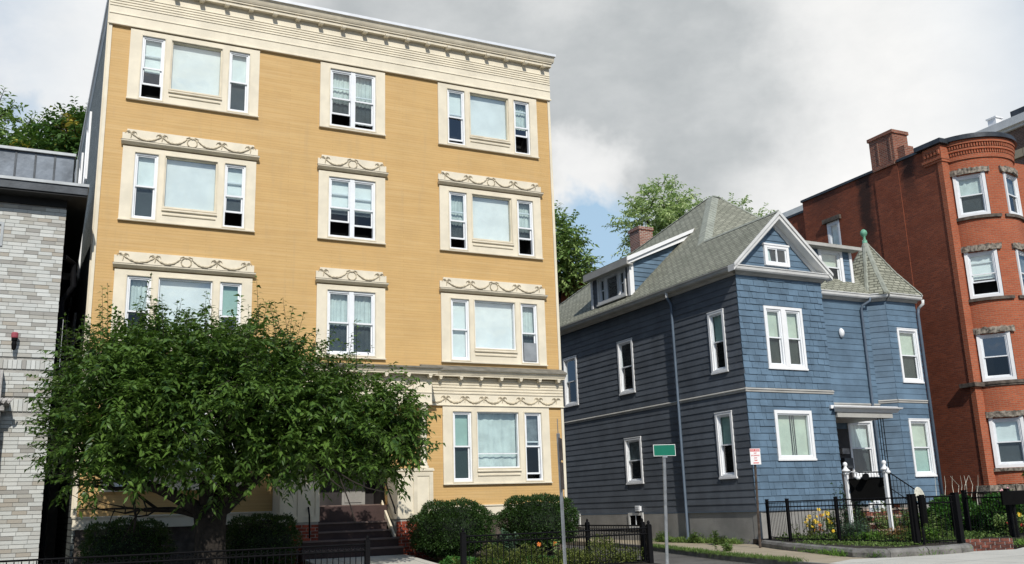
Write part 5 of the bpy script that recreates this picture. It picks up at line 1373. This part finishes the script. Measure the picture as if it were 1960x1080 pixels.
w_ = MB(); w_.box(tu0 + .008, tu1 - .008, .006, .008, 1.315, 1.385, TF); w_.box(-.075, .085, .006, .008, .995, 1.02, TF); w_.build('red_band', 'sign_red', tp)
def text(s, u, z, size, m, fr, d, parent):
    c = bpy.data.curves.new('lettering', 'FONT'); c.body = s; c.size = size; c.align_x = 'CENTER'; c.align_y = 'CENTER'; c.offset = size * .02
    o = bpy.data.objects.new('lettering', c); C.objects.link(o)
    rot_ = Matrix((fr.u, Vector((0, 0, 1)), fr.n)).transposed().to_4x4()
    o.matrix_world = Matrix.Translation(fr(u, d, z)) @ rot_
    me = bpy.data.meshes.new_from_object(o); mw = o.matrix_world.copy(); bpy.data.objects.remove(o)
    me.transform(mw); me.transform(Matrix.Translation(-Vector(parent['_off']))); me.materials.clear(); me.materials.append(M(m))
    o = bpy.data.objects.new('lettering', me); C.objects.link(o); o.parent = parent; return o
for s, z, sz, m_ in (('TOW ZONE', 1.35, .058, 'sign_white'), ('NO', 1.27, .05, 'sign_red'), ('STOPPING', 1.205, .052, 'sign_red'), ('ANY', 1.14, .045, 'sign_red'), ('TIME', 1.075, .045, 'sign_red')):
    text(s, 0, z, sz, m_, TF, .0095, tp)
# ================================================================= the big tree before the yellow house
def twig_tubes(P0, D0, T, keep, rad, name, parent, seed=1):
    r = np.random.RandomState(seed); idx = r.choice(len(P0), min(keep, len(P0)), False)
    b = MB()
    for i in idx:
        p = Vector(P0[i]); d = Vector(D0[i]); e = p + d * float(T[i]) - Vector((0, 0, .18 * float(T[i])))
        b.tube([p, (p + e) / 2 + Vector((0, 0, .03)), e], [rad, rad * .7, rad * .3], 3, False)
    return b.build(name, 'bark', parent)
tr = thing('shade_tree', (2.95, 19.4, -1.35), 'broad leafy dark green tree shading the left half of the yellow house', 'tree')
r = np.random.RandomState(11)
lobes = [(2.9, 19.2, 2.15, 2.3, 2.1, 1.55), (1.25, 19.0, 2.2, 1.1, 1.4, 1.25), (4.6, 19.0, 1.95, 1.45, 1.6, 1.1), (5.9, 19.2, 1.8, 1.15, 1.4, .85), (.9, 18.8, 1.35, .9, 1.0, .6), (3.0, 18.0, 1.7, 1.9, .9, 1.0), (4.9, 18.3, 1.5, 1.3, .9, .7), (6.35, 19.1, 1.3, .65, .9, .45), (2.0, 19.5, 3.1, 1.2, 1.2, .75), (3.5, 19.5, 2.95, .9, 1.0, .75)]
# leaves hang in separate sprays: many small flattened clumps over the lobes, gaps between them
cl = []
for l in lobes:
    k = int(12 * (l[3] * l[4] + l[4] * l[5] + l[3] * l[5])); u = unitv(r, k)
    for v in u:
        q = np.array(l[:3]) + v * np.array(l[3:6]) * r.uniform(.70, 1.10)
        if q[2] > (.42 if q[0] < 4.3 else .62): cl.append((q[0], q[1], q[2], r.uniform(.22, .55), r.uniform(.25, .5), r.uniform(.12, .28)))
P_, D_, L_a, W_a, P0, D0, T0 = twig_leaves(r, cl, 4400, 14, .42, .135, .066, .25, .1)
P_b, D_b, L_b, W_b, P0b, D0b, T0b = twig_leaves(r, [(l[0], l[1], l[2] + .1, l[3] * .75, l[4] * .75, l[5] * .7) for l in lobes], 1500, 12, .5, .13, .055, .3, .3, zmin=.8)
P_, D_, L_a, W_a = np.concatenate([P_, P_b]), np.concatenate([D_, D_b]), np.concatenate([L_a, L_b]), np.concatenate([W_a, W_b])
# upright shoots along the top, leafy to the tip
sh = []
for i in range(105):
    x = r.uniform(-.0, 5.6); base_z = 3.2 if x < 3.9 else 3.2 - (x - 3.9) * .55
    if x < .7: base_z = 2.7
    sh.append(((x, 19.1 + r.normal(0, .8), base_z + r.uniform(-.1, .25)), (r.normal(0, .22) + (.12 if x > 4 else 0), r.normal(0, .2), 1), r.uniform(.45, 1.05)))
for i in range(75):      # drooping sprays at the fringes, left and right
    left = r.rand() < .5
    if left: p = (r.uniform(.0, .55), 18.9 + r.normal(0, .5), r.uniform(.8, 2.6)); d = (-.8, r.normal(0, .3), r.uniform(-.3, .25))
    else: p = (r.uniform(6.3, 6.8), 19.1 + r.normal(0, .5), r.uniform(1.0, 1.9)); d = (.8, r.normal(0, .3), r.uniform(-.35, .15))
    sh.append((p, d, r.uniform(.3, .6)))
SP = np.array([s[0] for s in sh]); SD = np.array([s[1] for s in sh]); SD = SD / np.linalg.norm(SD, axis=1, keepdims=True); ST = np.array([s[2] for s in sh])
Pl, Dl = [P_], [D_]
for i in range(20):
    s = (i + .5) / 20
    Pl.append(SP + SD * (ST * s)[:, None]); a = i * 2.4
    Dl.append(SD * .35 + np.array([math.cos(a), math.sin(a), .05]) + r.normal(0, .2, SD.shape))
nS = sum(len(x) for x in Pl[1:])
P_ = np.concatenate(Pl); D_ = np.concatenate(Dl); L_a = np.concatenate([L_a, .13 * (.6 + .6 * r.rand(nS))]); W_a = np.concatenate([W_a, .044 * (.7 + .5 * r.rand(nS))])
leaves_mesh('crown', P_, D_, L_a, W_a, 'cherry_leaf', tr, .34, 'stuff')
b = MB(); tips = []
b.tube([(3.0, 19.4, -1.4), (2.98, 19.4, -1.1), (2.95, 19.4, -.6), (2.93, 19.4, -.15), (2.92, 19.4, .25)], [.42, .33, .29, .29, .33], 14)
class _r:
    def __init__(s, k): s.r = np.random.RandomState(k)
    def normal(s, a, b_, n=None): return s.r.normal(a, b_, n)
    def rand(s): return s.r.rand()
rr3 = _r(4)
for d, L, rad in (((-.75, -.1, .6), 1.5, .15), ((.9, -.1, .5), 1.8, .16), ((.25, .35, .95), 1.6, .17), ((-.3, -.35, .95), 1.6, .16), ((-1, .2, .25), 1.3, .08), ((1, .25, .45), 1.8, .11), ((.4, -.8, .6), 1.7, .12)):
    limb(b, rr3, Vector((2.92, 19.4, .05)), Vector(d), L, rad, 2, tips, .55, .1, 5)
b.build('trunk', 'bark', tr, smooth=True)
twig_tubes(P0, D0, T0, 900, .008, 'twigs', tr)
q = MB()
for (p, d, t_) in sh: q.tube([p, Vector(p) + Vector(SD[sh.index((p, d, t_))]) * t_], [.007, .003], 3, False)
q.build('twigs', 'bark', tr)
# background trees
def far_tree(name, base, lobes, ntw, per, tl, ll, lw, m, label, seed, zmin=None, group='trees behind the houses'):
    r = np.random.RandomState(seed); t = thing(name, base, label, 'tree', group)
    P_, D_, La, Wa, P0, D0, T0 = twig_leaves(r, lobes, ntw, per, tl, ll, lw, .3, .45, zmin)
    leaves_mesh('crown', P_, D_, La, Wa, m, t, .3, 'stuff')
    b = MB(); tips = []
    c = Vector(np.mean([l[:3] for l in lobes], axis=0)); top = Vector((c.x, c.y, c.z - .2 * lobes[0][5]))
    bb = Vector(base); b.tube([bb, bb.lerp(top, .5) + Vector((.3, 0, 0)), top], [.45, .3, .18], 8)
    for l in lobes:
        e = Vector(l[:3]); b.tube([bb.lerp(top, .6), bb.lerp(top, .6).lerp(e, .6) + Vector((0, 0, .2)), e + Vector((0, 0, l[5] * .5))], [.2, .12, .04], 6)
    b.build('trunk', 'bark', t); twig_tubes(P0, D0, T0, 260, .03, 'twigs', t)
far_tree('broadleaf_tree', (-3.6, 45, -1), [(-3.0, 45, 15.9, 1.7, 2, 1.3), (-4.2, 45, 14.9, 2, 2, 1.6), (-1.5, 45, 15.2, 1.3, 2, 1.2), (-2.1, 44.5, 16.6, .7, 1, .5), (-3.4, 45, 17.6, .8, 1, .45)], 560, 12, 1.0, .36, .13, 'mid_leaf', 'airy green tree behind the grey brick house at the left edge', 21)
far_tree('flowering_tree', (.4, 43, -1), [(.25, 43, 16.2, 1.2, 1.6, 1.1), (1.6, 43, 15.6, 1.4, 1.8, 1.4), (-.9, 43, 15.0, 1.3, 1.5, 1.1), (.9, 43, 16.4, .9, 1.2, .7), (-.15, 43, 16.8, .55, .6, .45)], 900, 12, .8, .3, .13, 'gold_leaf', 'dark green tree with golden blossom beside the wall of the yellow house', 22)
far_tree('broadleaf_tree', (24.5, 45, -1), [(24.5, 45, 14.5, 1.5, 2, 1.5), (25.3, 45, 12.9, 1.2, 2, 1.1), (23.6, 45, 13.6, 2, 2, 2), (26.2, 45, 12.3, .6, 1, .5)], 1000, 12, .9, .32, .13, 'mid_leaf', 'green tree in the gap between the yellow and the blue house', 23)
far_tree('locust_tree', (36, 48, -1), [(34.7, 48, 18.9, 1.6, 2, 1.0), (33.3, 48, 17.6, 1.0, 2, .8), (36.2, 48, 18.2, 1.3, 2, .8), (39.6, 48, 18.6, .9, 2, .6), (42.3, 48, 18.2, .9, 1.4, .6), (33.0, 48, 16.0, .9, 1, .5), (37.5, 48, 16.5, 3, 2, 1.2), (32.5, 48, 14.8, .4, 1, .7), (35.3, 48, 17.2, 1.3, 1, .6)], 1050, 13, .9, .32, .12, 'far_leaf', 'light green tree rising behind the roof of the blue house', 24)
# ================================================================= clipped bushes and garden plants
G1 = 'clipped yew bushes before the yellow house'
bush('clipped_bush', (8.75, 21.35, -.42), (.95, .75, .61), 20000, .055, .028, 'box_leaf', 'large rounded dark bush right of the brown front steps', 'bush', 31, G1, .8, base=-1.1)
bush('clipped_bush', (11.1, 21.5, -.32), (.95, .75, .60), 19000, .055, .028, 'box_leaf', 'rounded bush at the right corner of the yellow house', 'bush', 32, G1, .8, base=-1.1)
bush('clipped_bush', (4.3, 21.3, -.50), (.78, .7, .55), 9000, .055, .028, 'box_leaf', 'dark clipped bush in shade between the tree trunk and the front steps', 'bush', 33, G1, .8, base=-1.1)
bush('clipped_bush', (1.6, 21.4, -.50), (.85, .7, .55), 9000, .055, .028, 'box_leaf', 'dark clipped bush in deep shade left of the tree trunk', 'bush', 34, G1, .8, base=-1.1)
def herb(name, x, y, z, w, h, n, ll, lw, m, label, cat, seed, group=None, d=.5, flowers=None, fn=0, fsize=.05, stems=True, ftop=.6):
    """a loose plant of many stems with leaves, flowers set on top"""
    r = np.random.RandomState(seed); t = thing(name, (x, y, z), label, cat, group)
    k = max(5, n // 26); b = MB(); tops = []
    PP, DD = [], []
    for i in range(k):
        bx_, by_ = x + r.uniform(-.35, .35) * w, y + r.uniform(-.35, .35) * d
        ex, ey, ez = bx_ + r.normal(0, .16) * w, by_ + r.normal(0, .16) * d, z + h * r.uniform(.55, 1.02)
        a, e = Vector((bx_, by_, z)), Vector((ex, ey, ez)); b.tube([a, a.lerp(e, .5), e], [.007, .005, .003], 3, False); tops.append(e)
        q = n // k; s = r.rand(q) ** .8; PP.append(np.array(a)[None] * (1 - s)[:, None] + np.array(e)[None] * s[:, None]); u = unitv(r, q); u[:, 2] = np.abs(u[:, 2]) * .6; DD.append(u)
    if stems: b.build('stems', 'bark', t)
    P_ = np.concatenate(PP); D_ = np.concatenate(DD); m_ = len(P_)
    leaves_mesh('foliage', P_, D_, ll * (.6 + .7 * r.rand(m_)), lw * (.7 + .6 * r.rand(m_)), m, t, .3, 'stuff')
    if flowers:
        b = MB()
        for i in range(fn):
            p = tops[i % len(tops)] + Vector((r.normal(0, .06), r.normal(0, .06), r.uniform(-h * (1 - ftop), .04)))
            nrm = Vector((r.normal(-.3, .4), -1, r.uniform(.1, .9))).normalized(); s_ = nrm.cross(Vector((0, 0, 1))).normalized(); u_ = s_.cross(nrm); f_ = fsize * r.uniform(.7, 1.2)
            for q in range(6):
                a0, a1 = q * PI / 3, q * PI / 3 + PI / 4
                b.quad(p + nrm * .01, p + (s_ * math.cos(a0) + u_ * math.sin(a0)) * f_, p + (s_ * math.cos((a0 + a1) / 2) + u_ * math.sin((a0 + a1) / 2)) * f_ * 1.2, p + (s_ * math.cos(a1) + u_ * math.sin(a1)) * f_)
        b.build('flowers', flowers, t)
    return t
Z0 = lambda x, y: gz(x, y) + .14
G2 = 'plants in the corner garden'
herb('coneflower_plant', 18.75, 20.3, Z0(18.75, 20.3), .75, .72, 500, .09, .03, 'olive_leaf', 'leggy plant with yellow flowers behind the left part of the picket fence', 'plant', 41, G2, .5, 'flower_yellow', 14, .042)
herb('coneflower_plant', 19.1, 19.75, Z0(19, 19.7), .8, .78, 700, .09, .03, 'mid_leaf', 'clump of yellow orange flowers before the house foundation', 'plant', 42, G2, .5, 'flower_yellow', 22, .045)
herb('coneflower_plant', 19.0, 20.05, Z0(19, 19.9), .5, .62, 200, .08, .03, 'mid_leaf', 'small orange flowered plant beside the yellow ones', 'plant', 43, G2, .4, 'flower_orange', 12, .045)
herb('young_shrub', 19.25, 19.15, Z0(19.2, 19.1), 1.0, 1.45, 1500, .075, .045, 'bluegreen_leaf', 'young open shrub reaching above the picket fence before the shingled wall', 'shrub', 44, None, .7)
herb('lavender_clump', 18.8, 18.75, Z0(18.8, 18.7), .75, .5, 2200, .16, .012, 'bluegreen_leaf', 'dense grey green grassy clump behind the picket fence', 'plant', 45, G2, .5)
bush('garden_shrub', (20.35, 20.2, -.72), (.28, .3, .38), 1500, .07, .04, 'olive_leaf', 'olive green shrub between the signposts and the brick steps', 'shrub', 46, None, 1.0, base=-1.15)
herb('croton_plant', 18.85, 17.5, Z0(18.8, 17.5), .5, .36, 420, .14, .035, 'copper_leaf', 'copper leaved plant between the white posts behind the fence', 'plant', 47, G2, .4)
for i, (x, y, w, h, m, lb_) in enumerate(((18.6, 18.0, .9, .25, 'grass_leaf', 'bright green low growth at the foot of the left white post'), (19.4, 17.6, .7, .22, 'ivy_leaf', 'leafy green plant right of the right white post'), (18.9, 16.9, .9, .33, 'olive_leaf', 'dull green plants low behind the fence left of the gate'), (18.75, 16.3, .35, .36, 'grass_leaf', 'yellow green broad leaved plant at the gate post'), (20.3, 18.2, .9, .75, 'weed_leaf', 'pale green plant beyond the gate'), (20.0, 17.3, .9, .65, 'weed_leaf', 'yellow green plant just inside the gate'), (20.9, 18.9, .9, .8, 'bluegreen_leaf', 'grey green tall plant behind the left gate post'))):
    herb('garden_plant', x, y, Z0(x, y), w, h, int(700 * w), .12, .04, m, lb_, 'plant', 60 + i, G2, .6)
bush('garden_shrub', (23.3, 19.4, -.62), (.75, .7, .52), 5200, .10, .06, 'ivy_leaf', 'big bright green shrub behind the gate beside the brick wall', 'shrub', 50, None, 1.0, base=-1.0)
bush('garden_shrub', (23.3, 17.6, -.52), (.8, .7, .5), 3600, .10, .06, 'ivy_leaf', 'green leafy shrub behind the right fence above the low brick wall', 'shrub', 51, None, 1.0, base=-1.0)
herb('peony_plant', 22.2, 16.9, Z0(22, 16.9), 1.0, .5, 1100, .12, .05, 'mid_leaf', 'plant with red flowers behind the right fence', 'plant', 52, G2, .6, 'flower_red', 7, .05)
herb('rose_plant', 24.6, 18.6, Z0(24.6, 18.6), 1.1, 1.05, 900, .1, .05, 'weed_leaf', 'tall plant with pink flower heads along the top of the right fence', 'plant', 53, G2, .6, 'flower_pink', 12, .07, ftop=.95)
herb('daylily_plant', 24.4, 16.9, Z0(24.4, 16.9), 1.1, .85, 900, .22, .02, 'ivy_leaf', 'clump of golden yellow flowers at the right edge', 'plant', 54, G2, .6, 'flower_yellow', 46, .07)
herb('daylily_plant', 23.0, 16.6, Z0(23, 16.6), .8, .78, 500, .2, .02, 'ivy_leaf', 'few yellow flowers above the right end of the low brick wall', 'plant', 55, G2, .5, 'flower_yellow', 14, .06)
bush('clipped_bush', (27.4, 19.0, .35), (.8, .7, .45), 4200, .09, .05, 'ivy_leaf', 'rounded green bush before the tower at the right edge', 'bush', 56, None, .8, base=-.9)
herb('copper_grass', 22.3, 16.2, Z0(22.3, 16.2), .7, .35, 500, .2, .014, 'copper_leaf', 'reddish leaved clump just above the low brick wall', 'plant', 57, G2, .4)
herb('white_flowers', 21.8, 20.6, Z0(21.8, 20.6) + .1, .8, 1.15, 260, .09, .04, 'mid_leaf', 'white blossoms beside the stair rail', 'plant', 58, G2, .4, 'flower_white', 16, .07, ftop=.8)
herb('garden_plant', 22.4, 21.2, Z0(22, 21), 1.5, .5, 800, .12, .045, 'mid_leaf', 'green plants below the turret wall', 'plant', 59, G2, .6)
# bare shoots against the brick side wall
t = thing('bare_shrub', (27.0, 22.2, -1.1), 'bare pale twigs of a shrub against the dark brick side wall', 'shrub'); b = MB(); rr_ = np.random.RandomState(8)
for i in range(9):
    a = Vector((26.6 + i * .16, 22.3, -1.0)); p = [a]
    for k in range(5): a = a + Vector((rr_.normal(0, .09), rr_.normal(0, .05), .32)); p.append(a)
    b.tube(p, [.016, .014, .012, .01, .008, .004], 4)
b.build('stems', 'hydrangea', t)
# plants between hedges of the yellow house, and the strip behind its fence
herb('garden_plant', 9.95, 20.9, -1.15, .5, .72, 900, .08, .05, 'bluegreen_leaf', 'pale variegated plant between the two clipped bushes', 'plant', 71, None, .5)
herb('daylily_plant', 11.0, 20.6, -1.15, .4, .6, 90, .12, .03, 'mid_leaf', 'single orange flower before the right clipped bush', 'plant', 72, None, .4, 'flower_orange', 2, .07)
rr_ = np.random.RandomState(77)
def strip_plants(name, x0, x1, y0, y1, z, h, n, ll, lw, m, label, seed, cat='ground cover'):
    r = np.random.RandomState(seed); x = r.uniform(x0, x1, n); y = r.uniform(y0, y1, n); hh = h * (.55 + .45 * np.sin(x * 5 + seed) * np.sin(x * 2.1)) * r.rand(n) ** .6
    P_ = np.stack([x, y, z + hh], 1); D_ = unitv(r, n); D_[:, 2] = np.abs(D_[:, 2]) + .2
    o = leaves_mesh(name, P_, D_, ll * (.6 + .7 * r.rand(n)), lw * (.7 + .6 * r.rand(n)), m, None, .25, 'stuff'); o['label'] = label; o['category'] = cat; return o
strip_plants('fence_planting', 7.7, 12.0, 18.15, 18.9, -1.3, .68, 9000, .07, .03, 'olive_leaf', 'yellow green hedge plants filling the strip behind the right iron fence', 81)
strip_plants('ground_ivy', 7.8, 10.5, 19.0, 20.6, -1.26, .26, 6000, .09, .06, 'ivy_leaf', 'bright green ground cover beside the front path', 82)
strip_plants('ground_ivy', -.8, 5.3, 18.3, 20.6, -1.28, .3, 7000, .09, .05, 'box_leaf', 'dark ground cover in the shade under the tree', 83)
strip_plants('garden_undergrowth', 18.3, 26, 16.2, 21.3, -1.12, .22, 16000, .09, .04, 'weed_leaf', 'mixed low green growth filling the corner garden', 84)
strip_plants('fence_foot_growth', 17.25, 18.2, 16.0, 19.6, -1.14, .14, 2300, .08, .03, 'weed_leaf', 'low green growth between the picket fence and the curved stone edging', 85)
def tufts(name, pts_, spread, h, n, m, label, seed, ll=.10, lw=.012):
    r = np.random.RandomState(seed); P_ = []
    L = [math.dist(pts_[i], pts_[i + 1]) for i in range(len(pts_) - 1)]
    for i in range(n):
        k = r.choice(len(L), p=np.array(L) / sum(L)); s = r.rand(); s = s if r.rand() < .35 else (round(s * 6) / 6 + r.normal(0, .03))
        x = pts_[k][0] * (1 - s) + pts_[k + 1][0] * s + r.normal(0, spread); y = pts_[k][1] * (1 - s) + pts_[k + 1][1] * s + r.normal(0, spread * 1.5)
        P_.append((x, y, gz(x, y) - .01 + r.rand() ** 2 * h))
    P_ = np.array(P_); D_ = r.normal(0, .5, (n, 3)) + np.array([0, 0, 1.]); 
    o = leaves_mesh(name, P_, D_, ll * (.5 + .9 * r.rand(n)), lw * (.7 + .6 * r.rand(n)), m, None, .2, 'stuff'); o['label'] = label; o['category'] = 'grass'
tufts('kerb_grass', [(16.5, 24.6), (15.7, 21.6), (15.08, 19.1), (14.8, 17.3), (14.6, 16.2)], .07, .05, 5200, 'weed_leaf', 'straggling grass along the kerb of the side street', 91)
tufts('wall_weeds', [(18.05, 26.5), (18.22, 24.5), (18.3, 22.8)], .10, .12, 2200, 'weed_leaf', 'weeds at the foot of the blue house side wall', 92, .11, .03)
tufts('edging_grass', [(17.55, 20.2), (16.9, 18.6), (16.2, 16.6), (16.3, 15.6), (17.3, 15.2), (18.3, 15.15)], .05, .10, 3600, 'grass_leaf', 'bright grass tufts along the curved stone edging', 93, .12, .014)
tufts('edging_grass', [(20.6, 15.35), (21.4, 15.45), (24, 15.4)], .12, .10, 3000, 'grass_leaf', 'grass strip below the right picket fence', 94, .14, .014)
for i, (x, y, h, lb_) in enumerate(((17.75, 23.1, .42, 'tall weed by the house corner under the parking sign'), (18.05, 24.6, .38, 'leafy weed between the downspout and the parking sign'), (18.1, 26.4, .35, 'weed left of the downspout foot'), (16.1, 20.6, .2, 'weed in the pavement near the kerb'))):
    herb('weed', x, y, gz(x, y), .45, h, 420, .09, .03, 'weed_leaf', lb_, 'weed', 100 + i, 'weeds on the side pavement', .45)
for o in list(bpy.data.objects):
    if o.name.split('.')[0] in ('twigs', 'stems') and o.parent is not None: o['kind'] = 'stuff'
    if '_off' in o: del o['_off']
    if '_k' in o: del o['_k']
